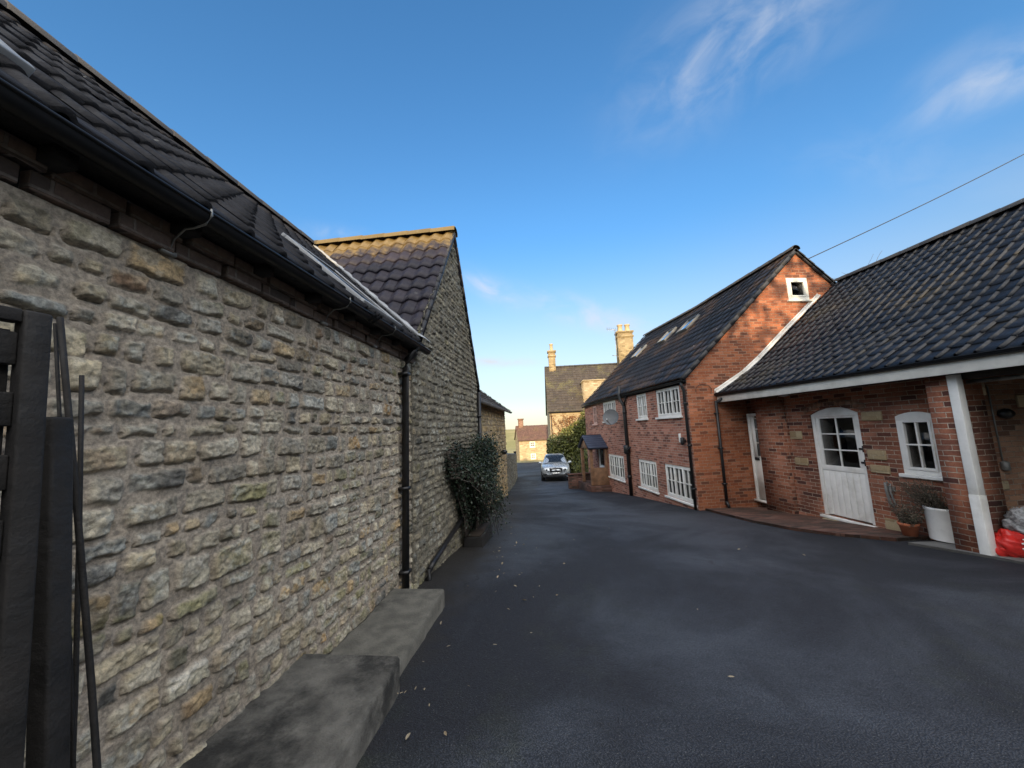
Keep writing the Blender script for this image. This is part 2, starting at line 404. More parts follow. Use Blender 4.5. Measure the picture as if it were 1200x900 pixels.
tile_mat('ridge_moss', (.08, .06, .028), (.19, .135, .055), .9, lichen=.5)
tile_mat('ridge_dark', (.03, .03, .033), (.055, .052, .05), .7, lichen=.6)
simple('gutter_black', (.008, .009, .011), .5, var=.2, spec=.3)
simple('pipe_black', (.014, .014, .015), .45, var=.3)
simple('rust_iron', (.10, .06, .04), .7, .3)
simple('white_paint', (.80, .79, .75), .45, var=.05, dirt=((.42, .39, .32), .42, .46, .70))
simple('fascia_paint', (.66, .64, .58), .55, var=.08, dirt=((.34, .31, .25), .5))
simple('cream_frame', (.68, .66, .58), .5, var=.06)
simple('pink_paint', (.62, .40, .34), .6, var=.1)
simple('lead', (.30, .31, .32), .55, .0, var=.25, scale=4)
simple('dark_timber', (.010, .0085, .0075), .8, var=.5, scale=14, bumpd=.004, bscale=40)
simple('soffit_timber', (.035, .028, .022), .85, var=.4)
simple('concrete', (.135, .127, .105), .9, var=.28, scale=9, bumpd=.010, bscale=70, dirt=((.03, .029, .025), .9))
simple('concrete_apron_mix', (.16, .155, .145), .85, var=.2, scale=3, bumpd=.003, dirt=((.07, .07, .065), .7))
simple('steel', (.35, .35, .34), .4, .8)
simple('dish_grey', (.10, .105, .11), .55, var=.2)
simple('terracotta', (.42, .13, .06), .8, var=.2, bumpd=.002)
simple('glazed_white', (.74, .73, .70), .35, var=.05, dirt=((.45, .42, .35), .4))
simple('buff_pot', (.42, .33, .20), .85, var=.15)
simple('red_pot', (.30, .14, .09), .85, var=.2)
simple('bark', (.10, .075, .055), .9, var=.4, bumpd=.01, bscale=20)
simple('twig', (.07, .055, .045), .9, var=.3)
simple('curtain', (.30, .25, .18), .9, var=.12, scale=3)
simple('room_dark', (.03, .028, .025), .9)
simple('red_plastic', (.55, .025, .02), .35, var=.2, scale=12)
simple('print_white', (.75, .72, .68), .4, var=.05)
simple('black_plastic', (.015, .015, .016), .4)
simple('iron_grey', (.22, .22, .21), .55, .3)
simple('yard_timber', (.24, .13, .07), .8, var=.3)
simple('planter_dark', (.012, .011, .010), .85, var=.4)
simple('soil', (.035, .025, .018), .95, var=.3)
simple('car_silver', (.50, .53, .55), .28, .55, var=.03)
simple('car_trim', (.02, .02, .021), .5)
simple('tyre', (.018, .018, .018), .85)
simple('plate_white', (.78, .78, .74), .4, var=.02)
simple('lamp_glass', (.55, .58, .60), .12, .0, var=.05, spec=.8)
simple('bulb_grey', (.35, .35, .34), .3, var=.1)

def glass_mat(name, tint=.85, rough=.02, ior=1.5, refl=1.0):
    m = bpy.data.materials.new(name); m.use_nodes = True; t = NT(m.node_tree); m.node_tree.nodes.clear()
    fr = t.node('ShaderNodeFresnel', None, IOR=ior)
    nz = t.node('ShaderNodeBump', None, Strength=.25, Distance=.01, Height=t.noise(objco(t), 3.0, 2)); t.l.new(nz.outputs[0], fr.inputs['Normal'])
    tr = t.node('ShaderNodeBsdfTransparent', None, Color=(tint, tint, tint*.98)); gl = t.node('ShaderNodeBsdfGlossy', None, Roughness=rough, Color=(refl, refl, refl))
    t.l.new(nz.outputs[0], gl.inputs['Normal'])
    mx = t.node('ShaderNodeMixShader', None, _0=t.math('MULTIPLY_ADD', fr.outputs[0], 1.0, .02)); t.l.new(tr.outputs[0], mx.inputs[1]); t.l.new(gl.outputs[0], mx.inputs[2])
    t.l.new(mx.outputs[0], t.node('ShaderNodeOutputMaterial').inputs[0]); MT[name] = m; return m
glass_mat('window_glass', .40, refl=.32)
glass_mat('car_glass', .25, ior=1.55)
def plastic_film():
    m, t, b = mat('clear_film'); p = objco(t)
    t.set(b.inputs['Base Color'], t.mix(t.ramp(t.noise(p, 18, 4), .4, .6), (.30, .31, .33), (.62, .64, .66)))
    b.inputs['Roughness'].default_value = .18; b.inputs['Alpha'].default_value = .62; b.inputs['Specular IOR Level'].default_value = .8
    bump(t, b, t.noise(p, 22, 4, .6, 1.2), .03)
plastic_film()

def leaf_mat(name, a, bcol, rough=.5, trans=.2):
    m, t, b = mat(name)
    r = t.node('ShaderNodeSeparateColor', None, Color=t.node('ShaderNodeAttribute', dict(attribute_name='Col')).outputs['Color']).outputs[0]
    t.set(b.inputs['Base Color'], t.mix(r, a, bcol)); b.inputs['Roughness'].default_value = rough; b.inputs['Specular IOR Level'].default_value = .4
    b.inputs['Transmission Weight'].default_value = 0
leaf_mat('shrub_leaf', (.007, .014, .009), (.040, .062, .036), .42)
leaf_mat('ivy_leaf', (.035, .046, .012), (.17, .175, .04), .5)
leaf_mat('vine_leaf', (.16, .055, .02), (.28, .14, .05), .7)
leaf_mat('heather_leaf', (.035, .045, .025), (.16, .12, .09), .8)
leaf_mat('tree_leaf', (.03, .05, .015), (.08, .10, .03), .6)
leaf_mat('dry_leaf', (.20, .14, .07), (.42, .36, .26), .8)
leaf_mat('grass_tuft', (.07, .09, .02), (.20, .19, .06), .8)

def asphalt():
    m, t, b = mat('asphalt'); p = objco(t)
    big = t.noise(p, .35, 5, .6, .6); mid = t.noise(p, 2.2, 5, .65); fine = t.noise(p, 120, 3, .7)
    v = t.node('ShaderNodeTexVoronoi', dict(feature='F1'), Vector=p, Scale=120.0)
    c = t.mix(t.ramp(big, .40, .62), (.016, .018, .025), (.054, .061, .075))
    c = t.mix(t.ramp(mid, .45, .75, 0, .6), c, (.019, .020, .026))
    ms = t.math('MULTIPLY', t.ramp(t.noise(t.scale(p, (1.0, .35, 1.0)), .55, 4, .6), .56, .74), t.ramp(t.noise(p, 6, 5, .7), .4, .62))
    c = t.mix(t.math('MULTIPLY', ms, .55), c, (.050, .056, .026))           # thin moss in the middle of the lane
    c = t.mix(1.0, c, t.mix(t.ramp(v.outputs['Distance'], .15, .65), (1.5, 1.5, 1.5), (.5, .5, .5)), 'MULTIPLY')
    c = t.mix(t.math('GREATER_THAN', fine, .66), c, (.15, .15, .145))
    ck = t.node('ShaderNodeTexVoronoi', dict(feature='DISTANCE_TO_EDGE'), Vector=t.node('ShaderNodeVectorMath', dict(operation='ADD'), _0=p, _1=t.node('ShaderNodeTexNoise', None, Vector=p, Scale=1.6, Detail=4.0).outputs[1]).outputs[0], Scale=.33)
    ckm = t.math('MULTIPLY', t.math('LESS_THAN', ck.outputs[0], .0035), t.ramp(t.noise(p, .5, 3), .5, .6))
    c = t.mix(t.math('MULTIPLY', ckm, .7), c, (.008, .008, .009))
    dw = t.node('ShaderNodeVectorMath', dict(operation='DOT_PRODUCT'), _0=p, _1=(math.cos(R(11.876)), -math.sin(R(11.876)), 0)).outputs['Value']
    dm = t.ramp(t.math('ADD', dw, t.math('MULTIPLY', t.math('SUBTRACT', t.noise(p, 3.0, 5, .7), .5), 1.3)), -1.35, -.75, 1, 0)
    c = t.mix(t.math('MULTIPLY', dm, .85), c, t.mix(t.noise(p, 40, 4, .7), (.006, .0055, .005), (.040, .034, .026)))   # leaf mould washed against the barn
    c = t.mix(t.ramp(t.noise(t.scale(p, (1, .6, 1)), 1.1, 6, .7, 1.0), .58, .72, 0, .55), c, (.012, .013, .016))
    t.set(b.inputs['Base Color'], c)
    t.set(b.inputs['Roughness'], t.ramp(big, .35, .65, .78, .58)); b.inputs['Specular IOR Level'].default_value = .42
    bump(t, b, t.math('ADD', t.math('MULTIPLY', v.outputs['Distance'], -1.0), t.math('MULTIPLY', mid, 1.2)), .006)
asphalt()
def earth():
    m, t, b = mat('meadow'); p = objco(t)
    c = t.mix(t.ramp(t.noise(p, .05, 5, .6), .35, .65), (.25, .22, .075), (.36, .29, .12))
    c = t.mix(t.ramp(t.noise(p, 1.5, 4), .5, .7, 0, .5), c, (.13, .13, .04))
    t.set(b.inputs['Base Color'], c); b.inputs['Roughness'].default_value = .95
    bump(t, b, t.noise(p, 6, 4), .06)
earth()

# ------------------------------------------------------------------ ground
PHI = R(11.876); DL = np.array([math.sin(PHI), math.cos(PHI), 0]); NL = np.array([math.cos(PHI), -math.sin(PHI), 0]); DW = 1.6
_gy = np.array([-40, -10, 0, 4, 6, 9, 13, 16, 20, 23.6, 28, 40, 70, 120, 260, 420, 1500], float)
_gz = np.array([1.0, -1.2, -1.43, -1.74, -1.88, -2.12, -2.43, -2.72, -3.08, -3.32, -3.5, -4.2, -5.5, -8.5, -13.0, 1.5, 2.0], float)
def ground_z(x, y):
    y = np.asarray(y, float); x = np.asarray(x, float)
    z = sum(np.interp(y+o, _gy, _gz) for o in (-1.5, -.75, 0, .75, 1.5))/5
    return z-.035*(np.clip(x, -3, 9)-3)*np.interp(y, [15, 30], [1, .1])
def gz(x, y): return float(ground_z(x, y))
def LP(s, w, z):
    s, w, z = np.broadcast_arrays(np.asarray(s, float), np.asarray(w, float), np.asarray(z, float))
    return s[..., None]*DL+(w-DW)[..., None]*NL+z[..., None]*np.array([0, 0, 1.])
def LT(v): return LP(v[:, 0], v[:, 1], v[:, 2])      # box transform: (s, w, z) -> world

ys = np.concatenate([np.arange(-12, 14, .25), np.arange(14, 46.1, .5)]); xs = np.arange(-5, 14.01, .3)
X, Y = np.meshgrid(xs, ys, indexing='ij')
b = MB(); b.grid(np.stack([X, Y, ground_z(X, Y)+.012*(fbm(X*.7, Y*.7, 3)-.5)], -1))
tag(b.build('asphalt_lane', MT['asphalt'], smooth=True), kind='structure')
# the road that crosses the bottom of the lane
ys = np.arange(44, 56, .8); xs = np.arange(-40, 60, 1.5); X, Y = np.meshgrid(xs, ys, indexing='ij')
b = MB(); b.grid(np.stack([X, Y, ground_z(X, Y)-.008], -1)); tag(b.build('village_road', MT['asphalt'], smooth=True), kind='structure')
ys = np.concatenate([np.arange(-40, 100, 2.), np.arange(100, 460, 20.), [600, 900, 1500]]); xs = np.concatenate([[-1500, -700, -300, -150], np.arange(-80, 100, 4.), [150, 300, 700, 1500]])
X, Y = np.meshgrid(xs, ys, indexing='ij')
Z = ground_z(X, Y)-.10-.35*((Y < 12) & (Y > -45))*1.0+6*(fbm(X*.004, Y*.004, 5)-.5)*np.interp(Y, [200, 420], [0, 1])
b = MB(); b.grid(np.stack([X, Y, Z], -1)); tag(b.build('ground_terrain', MT['meadow'], smooth=True), kind='structure')

# ------------------------------------------------------------------ roof tiles
def tiles(mb, O, U, V, Wd, Ln, tw, tc, amp=.02, lip=.018, prof='pantile', clip=None, nu=8, seed=1, jit=.004, m=0, sag=None):
    """a slope of individual tiles: O corner at the eave, U along the eave, V up the slope"""
    U = np.asarray(U, float); V = np.asarray(V, float); O = np.asarray(O, float)
    U = U/np.linalg.norm(U); V = V/np.linalg.norm(V); N = np.cross(U, V)
    if N[2] < 0: N = -N
    rg = np.random.default_rng(seed)
    ni, nj = int(round(Wd/tw)), int(round(Ln/tc)); tw, tc = Wd/ni, Ln/nj
    t = np.linspace(0, 1, nu+1)
    if prof == 'bold': t = np.array([0, .05, .10, .14, .18, .23, .28, .42, .60, .80, 1.0]); nu = 10
    if prof == 'pantile': hp = amp*(.5+.5*np.sin(2*math.pi*(t*1.0)-math.pi/2))
    elif prof == 'bold': hp = amp*np.where(t < .28, np.sin(math.pi*np.clip(t/.28, 0, 1)), -.10*np.sin(math.pi*np.clip((t-.28)/.72, 0, 1)))
    elif prof == 'flat': hp = amp*np.where((t < .09), 1., 0)
    else: hp = t*0
    i, j = np.meshgrid(np.arange(ni), np.arange(nj), indexing='ij'); i = i.ravel(); j = j.ravel()
    if clip is not None:
        k = clip((i+.5)*tw, (j+.5)*tc); i, j = i[k], j[k]
    n = len(i); rnd = rg.random(n)
    du = (rg.random(n)-.5)*jit; dv = (rg.random(n)-.5)*jit*2; dn = (rg.random(n)-.5)*jit; tilt = (rg.random(n)-.5)*jit*2
    uu = (i*tw+du)[:, None]+t*tw*1.0
    rows = []
    for (vv, hh) in ((0.0, lip*.05), (0.0, lip), (.5, lip*.62), (1.12, lip*.02)):
        p = O+uu[..., None]*U+((j*tc+dv)+vv*tc)[:, None, None]*V
        hgt = hh+hp[None, :]*(1.0)+dn[:, None]+tilt[:, None]*t[None, :]
        if hh == lip*.05: hgt = np.minimum(hgt, hp[None, :]+dn[:, None]+tilt[:, None]*t[None, :])-.002
        p = p+hgt[..., None]*N
        if sag is not None: p = p+sag(p)
        rows.append(p)
    P = np.stack(rows, 2)                     # n, nu+1, 4, 3
    b0 = np.arange(n)[:, None, None]*(nu+1)*4; a = np.arange(nu)[None, :, None]*4; c = np.arange(3)[None, None, :]
    q = b0+a+c
    F = np.stack([q, q+4, q+5, q+1], -1).reshape(-1, 4)
    cc = np.zeros((n, nu+1, 4, 3)); cc[..., 0] = rnd[:, None, None]; cc[..., 1] = ((j+.5)*tc/Ln)[:, None, None]
    cc[..., 1] = ((j*tc)[:, None, None]+np.array([0, 0, .5, 1.1])[None, None, :]*tc)/Ln
    mb.add(P.reshape(-1, 3), F, m, cc.reshape(-1, 3))

def ridge_tiles(mb, A, B, r=.11, step=.36, squash=.8, seed=3, m=0, n=8):
    A, B = np.asarray(A, float), np.asarray(B, float); L = np.linalg.norm(B-A); d = (B-A)/L; k = max(1, int(round(L/step))); st = L/k
    x = np.cross(d, [0, 0, 1.]); x /= np.linalg.norm(x); rg = np.random.default_rng(seed)
    th = np.linspace(-.15, math.pi+.15, n)
    for i in range(k):
        ps = []; rr = r*(1+.06*(rg.random()-.5)); dz = (rg.random()-.5)*.012
        for (s, q) in ((i*st-.012, .9), (i*st, 1.04), ((i+1)*st, .97)):
            ps.append(A+d*s+np.cos(th)[:, None]*x*rr*q+np.sin(th)[:, None]*np.array([0, 0, 1.])*rr*q*squash+np.array([0, 0, dz-.02]))
        c = np.zeros((3, n, 3)); c[..., 0] = rg.random(); c[..., 1] = .97
        mb.grid(np.stack(ps), m, c)

def stone_wall_mesh(mb, s0, s1, zb, zt, res, seed, w=0.0, flip=False, frame=None, **kw):
    """zb, zt: functions of s giving the bottom and top of the wall; frame(s, w, z) -> world"""
    frame = frame or LP
    ns = int((s1-s0)/res)+1; s = np.linspace(s0, s1, ns); b_, t_ = zb(s), zt(s)
    nz = int((t_-b_).max()/res)+1; k = np.linspace(0, 1, nz)
    S = np.repeat(s[:, None], nz, 1); Zz = b_[:, None]+(t_-b_)[:, None]*k[None, :]
    h, c = stone_field(S, Zz, seed, **kw)
    h[0, :] = h[-1, :] = -.06          # ends returned into the wall
    mb.grid(frame(S, w+h, Zz), 0, c, flip)

def half_gutter(mb, A, B, out, r=.055, n=7, th=.006):
    A, B = np.asarray(A, float), np.asarray(B, float); out = np.asarray(out, float)
    a = np.linspace(math.pi, 2*math.pi, n)
    for rr in (r, r-th):
        P = np.stack([q+np.cos(a)[:, None]*out*rr+np.sin(a)[:, None]*np.array([0, 0, 1.])*rr for q in (A, B)])
        mb.grid(P, flip=(rr != r))
    for q in (A, B):
        v = q+np.cos(a)[:, None]*out*r+np.sin(a)[:, None]*np.array([0, 0, 1.])*r; mb.add(v, [list(range(n))])
    for sgn in (-1, 1):
        v = np.array([A+out*sgn*r, B+out*sgn*r, B+out*sgn*(r-th), A+out*sgn*(r-th)]); mb.add(v, [[0, 1, 2, 3]])
    mb.tube([A+out*r, B+out*r], .007, 6)

# ------------------------------------------------------------------ left: long stone barn
BT = lambda s: ground_z((s*DL[0]-DW*NL[0]), (s*DL[1]-DW*NL[1]))
barn = thing('stone_barn', 'long low rubble stone barn with black tiled roof and black gutter in the near left', 'barn', tuple(LP(1.5, -.2, -1.6)))
b = MB(); stone_wall_mesh(b, -.3, 3.93, lambda s: s*0-1.75, lambda s: s*0+.80, .0062, 11, depth=(.006, .022), rowh=(.070, .128), wid=(.085, .26), gap=.0125, split=.08, mortar=(.345, .305, .262))
b.build('wall', MT['rubble_stone'], barn, smooth=True, col=True, uv=False)
b = MB(); stone_wall_mesh(b, -2.6, -.3, lambda s: s*0-1.75, lambda s: s*0+.80, .03, 12)
b.box((-2.6, -5.2, -2.2), (3.96, -.012, .95), LT, 0)
b.build('wall_core', MT['rubble_stone'], barn, col=True, uv=False)
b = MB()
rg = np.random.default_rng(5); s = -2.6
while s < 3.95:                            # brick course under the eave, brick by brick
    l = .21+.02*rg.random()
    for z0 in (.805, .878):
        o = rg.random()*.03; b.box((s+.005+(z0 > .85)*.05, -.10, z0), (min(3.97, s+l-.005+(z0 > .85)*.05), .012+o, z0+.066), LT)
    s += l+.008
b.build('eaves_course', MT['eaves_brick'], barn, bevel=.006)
b = MB(); b.box((-2.6, -.35, .93), (3.97, -.05, .985), LT)
s = -2.5
while s < 3.9: b.box((s, -.30, .90), (s+.06, .10, .95), LT); s += .42
b.box((-2.6, .0, .951), (3.97, .135, .985), LT)
b.build('rafter_ends', MT['dark_timber'], barn)
E0, E1 = LP(-2.6, .15, 1.0), LP(-2.6, -2.55, 3.435); VU = E1-E0; RL = np.linalg.norm(VU)
def valley_s(l): return 4.0+(l/RL)*1.75
b = MB(); tiles(b, E0, DL, VU, 8.4, RL, .225, .275, amp=.024, lip=.020, prof='bold', nu=10, seed=21, jit=.006, clip=lambda u, v: (u-2.6) < valley_s(v)-.02)
N0 = np.cross(DL, VU); N0 /= np.linalg.norm(N0); N0 = N0 if N0[2] > 0 else -N0
q = [E0-N0*.012, LP(4.0, .15, 1.0)-N0*.012, LP(5.75, -2.55, 3.435)-N0*.012, E1-N0*.012]
b.prism(q, -N0*.04)
b.prism([LP(-2.6, -2.56, 3.42), LP(5.75, -2.56, 3.42), LP(5.75, -5.25, 1.04), LP(-2.6, -5.25, 1.04)], (0, 0, -.05))
rf = b.build('roof', MT['black_tile'], barn, col=True)
b = MB(); ridge_tiles(b, LP(-2.6, -2.55, 3.45), LP(5.72, -2.55, 3.45), .12, .42); b.build('ridge_tiles', MT['ridge_dark'], rf, col=True, smooth=True)
b = MB(); half_gutter(b, LP(-2.6, .175, .965), LP(4.02, .175, .955), NL, .041); b.build('gutter', MT['gutter_black'], barn)
for s in (1.27, 2.32, 3.05, -.2):
    b = MB(); b.tube([LP(s, .03, .80), LP(s, .05, .86), LP(s, .10, .90), LP(s, .14, .900), LP(s, .195, .910), LP(s, .222, .945), LP(s, .218, .975)], .0045, 6)
    b.box((s-.03, .015, .795), (s+.03, .035, .812), LT); b.build('gutter_bracket', MT['iron_grey'], barn)
b = MB()
for k, s in enumerate((2.66, 2.72)): b.tube([LP(s, .175, .91), LP(s, .232, .955), LP(s, .228, .985)], .012, 6)
b.build('gutter_joint', MT['gutter_black'], barn)
b = MB(); b.tube([LP(3.68, .175, .93), LP(3.67, .16, .87), LP(3.64, .075, .78), LP(3.64, .065, .70), LP(3.62, .065, -1.72)], .036, 12)
for z in (.62, -.55, -1.35): b.box((3.575, .0, z), (3.675, .107, z+.03), LT)
b.build('downpipe', MT['pipe_black'], barn, smooth=False)
def roof_pt(s, l, h): return np.asarray(s)[..., None]*0+E0+(np.asarray(s, float)+2.6)[..., None]*DL+np.asarray(l, float)[..., None]*(VU/RL)+np.asarray(h, float)[..., None]*N0
def RT(v): return roof_pt(v[:, 0], v[:, 1], v[:, 2])
for (s0, s1, l0, l1) in ((.05, .90, .36, 1.25), (2.74, 3.50, .12, 1.15)):
    b = MB(); t_ = .045
    b.box((s0, l0, 0), (s1, l0+t_, .058), RT).box((s0, l1-t_, 0), (s1, l1, .052), RT).box((s0, l0+t_, 0), (s0+t_, l1-t_, .055), RT).box((s1-t_, l0+t_, 0), (s1, l1-t_, .055), RT)
    fr = b.build('skylight', MT['lead'], barn, bevel=.006)
    b = MB(); b.box((s0+t_, l0+t_, .035), (s1-t_, l1-t_, .046), RT); b.build('pane', MT['car_glass'], fr)

# ------------------------------------------------------------------ left: gabled barn end-on to the lane
gb = thing('gabled_barn', 'steep gabled rubble stone barn with mossy plum pantile roof behind the long barn', 'barn', tuple(LP(5.7, -.4, -1.8)))
S0, SA, S1, ZE, ZA = 3.91, 5.75, 7.40, 1.05, 3.36
top = lambda s: np.where(s < SA, ZE+(s-S0)/(SA-S0)*(ZA-ZE), ZA+(s-SA)/(S1-SA)*(ZE-.12-ZA))
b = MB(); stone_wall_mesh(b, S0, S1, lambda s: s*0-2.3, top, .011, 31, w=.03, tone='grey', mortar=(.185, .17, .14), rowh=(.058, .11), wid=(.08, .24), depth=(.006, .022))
b.add(LP(np.array([S0, S0, S0, S0]), np.array([.03, -2, -2, .03]), np.array([-2.3, -2.3, ZE, ZE])), [[0, 1, 2, 3]], 0, (.2, .19, .16))
b.add(LP(np.array([S1, S1, S1, S1]), np.array([.03, -5, -5, .03]), np.array([-2.5, -2.5, .9, .9])), [[0, 1, 2, 3]], 0, (.2, .19, .16))
b.add(LP(np.array([S0, S0, SA, S1, S1]), np.array([-5.]*5), np.array([-2.3, ZE, ZA, .9, -2.3])), [[0, 1, 2, 3, 4]], 0, (.2, .19, .16))
b.build('gable_wall', MT['rubble_stone'], gb, smooth=True, col=True, uv=False)
A0 = LP(4.02, .075, 1.06); VV = LP(5.75, .075, 3.43)-A0; L2 = np.linalg.norm(VV)
def clip2(u, v):      # keep what stands above the valley with the long barn
    D = u; dmax = .25+2.70*(v/L2); return D < dmax+.12
b = MB(); tiles(b, A0, -NL, VV, 5.1, L2, .215, .30, amp=.042, lip=.022, prof='pantile', nu=10, seed=33, jit=.007, clip=clip2)
nb = np.cross(-NL, VV); nb /= np.linalg.norm(nb); nb = nb if nb[2] > 0 else -nb
b.prism([A0-nb*.012, LP(5.75, .075, 3.43)-nb*.012, LP(5.75, -5.1, 3.43)-nb*.012, LP(4.02, -5.1, 1.06)-nb*.012], -nb*.035)
b.prism([LP(5.75, .075, 3.42), LP(5.75, -5.1, 3.42), LP(7.5, -5.1, .88), LP(7.5, .075, .88)], (0, 0, -.05))
rf = b.build('roof', MT['plum_tile'], gb, col=True)
b = MB(); ridge_tiles(b, LP(5.75, .085, 3.45), LP(5.75, -4.9, 3.45), .13, .40); b.build('ridge_tiles', MT['ridge_moss'], rf, col=True, smooth=True)
b = MB()
vs = np.linspace(0, 1, 26); va = LP(3.98+1.75*vs, .13-2.68*vs, 1.06+2.38*vs)
side = np.cross(DL*1.75-NL*2.68+np.array([0, 0, 2.38]), [0, 0, 1.]); side /= np.linalg.norm(side)
rgv = np.random.default_rng(2)
P = np.stack([va-side*.02+np.array([0, 0, .015]), va-side*.06+np.array([0, 0, .075]), va+side*.05+np.array([0, 0, .055]), va+side*.13+np.array([0, 0, .012])], 1)
P += (rgv.random(P.shape)-.5)*.012
b.grid(P); b.build('valley_lead', MT['lead'], gb, smooth=False)
b = MB()
for k in range(26):        # mortar bedding and verge tile edges
    f0, f1 = k/26, (k+1)/26
    if k < 13: pa, pb = LP(4.0+1.75*f0*2, .06, 1.04+2.38*f0*2), LP(4.0+1.75*f1*2, .06, 1.04+2.38*f1*2)
    else: pa, pb = LP(5.75+1.7*(f0-.5)*2, .06, 3.42-2.5*(f0-.5)*2), LP(5.75+1.7*(f1-.5)*2, .06, 3.42-2.5*(f1-.5)*2)
    b.tube([pa, pa*.04+pb*.96], .022+.006*rgv.random(), 6)
b.build('verge', MT['ridge_dark'], gb, col=True)
b = MB(); b.tube([LP(4.24, .09, -1.54), LP(4.32, .10, -1.50), LP(5.9, .10, -1.29)], .033, 8)
b.tube([LP(4.24, .09, -1.54), LP(4.20, .09, -1.62), LP(4.20, .09, -1.75)], .034, 8)
b.build('waste_pipe', MT['pipe_black'], gb)
b = MB(); b.tube([LP(7.30, .09, .80), LP(7.30, .09, -1.9)], .036, 8)
for z in (.3, -.5): b.box((7.25, .02, z), (7.35, .13, z+.03), LT)
b.build('downpipe', MT['pipe_black'], gb)

# ------------------------------------------------------------------ left: low outbuilding beyond, then a garden wall
WB = -.40
ob = thing('stone_outbuilding', 'low stone outbuilding with slit vents and stone tiled roof beyond the gabled barn', 'outbuilding', tuple(LP(11, WB-.3, -2.2)))
b = MB(); stone_wall_mesh(b, 7.41, 14.7, lambda s: s*0-2.9, lambda s: s*0+.80, .022, 41, w=WB, tone='gold', mortar=(.30, .25, .18), depth=(.006, .022))
b.box((7.41, WB-4, -2.9), (14.69, WB-.012, .95), LT)
b.build('wall', MT['rubble_stone'], ob, smooth=False, col=True, uv=False)
for s in (8.6, 10.2, 11.6):
    b = MB(); b.box((s, WB-.06, -.75), (s+.10, WB+.028, -.30), LT); b.build('slit_vent', MT['room_dark'], ob)
b = MB(); o0 = LP(7.41, WB+.22, .78); vv = LP(7.41, WB-2.1, 2.55)-o0; tiles(b, o0, DL, vv, 7.5, np.linalg.norm(vv), .22, .24, amp=0, lip=.03, prof='none', nu=1, seed=44, jit=.012)
nn = np.cross(DL, vv); nn /= np.linalg.norm(nn); nn = nn if nn[2] > 0 else -nn
b.prism([o0-nn*.01, o0+DL*7.5-nn*.01, o0+DL*7.5+vv-nn*.01, o0+vv-nn*.01], -nn*.06)
b.prism([LP(7.41, WB-2.1, 2.54), LP(14.9, WB-2.1, 2.54), LP(14.9, WB-4.4, .78), LP(7.41, WB-4.4, .78)], (0, 0, -.05))
b.poly([LP(14.68, WB-.01, .7), LP(14.68, WB-4, .7), LP(14.68, WB-2.1, 2.5)])
b.build('roof', MT['old_tile'], ob, col=True)
b = MB(); half_gutter(b, LP(7.45, WB+.24, .76), LP(14.9, WB+.24, .74), NL, .055); b.build('gutter', MT['lead'], ob)
b = MB(); b.tube([LP(7.62, WB+.24, .70), LP(7.62, WB+.07, .45), LP(7.62, WB+.07, -2.2)], .04, 8); b.build('downpipe', MT['pipe_black'], ob)
b = MB(); b.lathe([(.05, 0), (.11, .05), (.12, .12), (.05, .16)], LP(13.2, WB+.14, -.85), 10); b.build('wall_lamp', MT['black_plastic'], ob)

gw = thing('garden_wall', 'low rubble stone garden wall running on from the outbuilding to a dark post', 'wall', tuple(LP(20, -1, -2.8)))
pA, pB = LP(14.75, WB-.1, 0), LP(27.3, -1.35, 0); gd = pB-pA; gL = np.linalg.norm(gd); gd /= gL; gn = np.array([gd[1], -gd[0], 0])
GF = lambda s, w, z: pA+np.asarray(s)[..., None]*gd+np.asarray(w)[..., None]*gn+np.asarray(z)[..., None]*np.array([0, 0, 1.])
wtop = lambda s: -.95-.066*s+.05*(fbm(s*3, s*0, 9)-.5)
b = MB(); stone_wall_mesh(b, 0, gL, lambda s: -2.6-.09*s, wtop, .04, 51, frame=GF, tone='grey', depth=(.008, .035), mortar=(.09, .08, .065), rowh=(.1, .18), wid=(.18, .4))
sN = np.linspace(0, gL, 60)
b.grid(np.stack([GF(sN, sN*0+.03, wtop(sN)), GF(sN, sN*0-.17, wtop(sN)+.07), GF(sN, sN*0-.38, wtop(sN)), GF(sN, sN*0-.38, wtop(sN)-2)], 1), 0, np.full((60, 4, 3), .11), flip=True)
b.build('wall', MT['rubble_stone'], gw, col=True, uv=False)
po = thing('gate_post', 'dark timber post at the far end of the garden wall', 'post', tuple(GF(np.array(gL+.15), np.array(-.1), np.array(-3.3))))
q = LOC[po.name]; b = MB(); b.box((q[0]-.09, q[1]-.09, q[2]-.3), (q[0]+.09, q[1]+.09, -1.62)); b.prism([(q[0]-.11, q[1]-.11, -1.62), (q[0]+.11, q[1]-.11, -1.62), (q[0]+.11, q[1]+.11, -1.62), (q[0]-.11, q[1]+.11, -1.62)], (0, 0, .05))
b.build('post', MT['dark_timber'], po, bevel=.01)

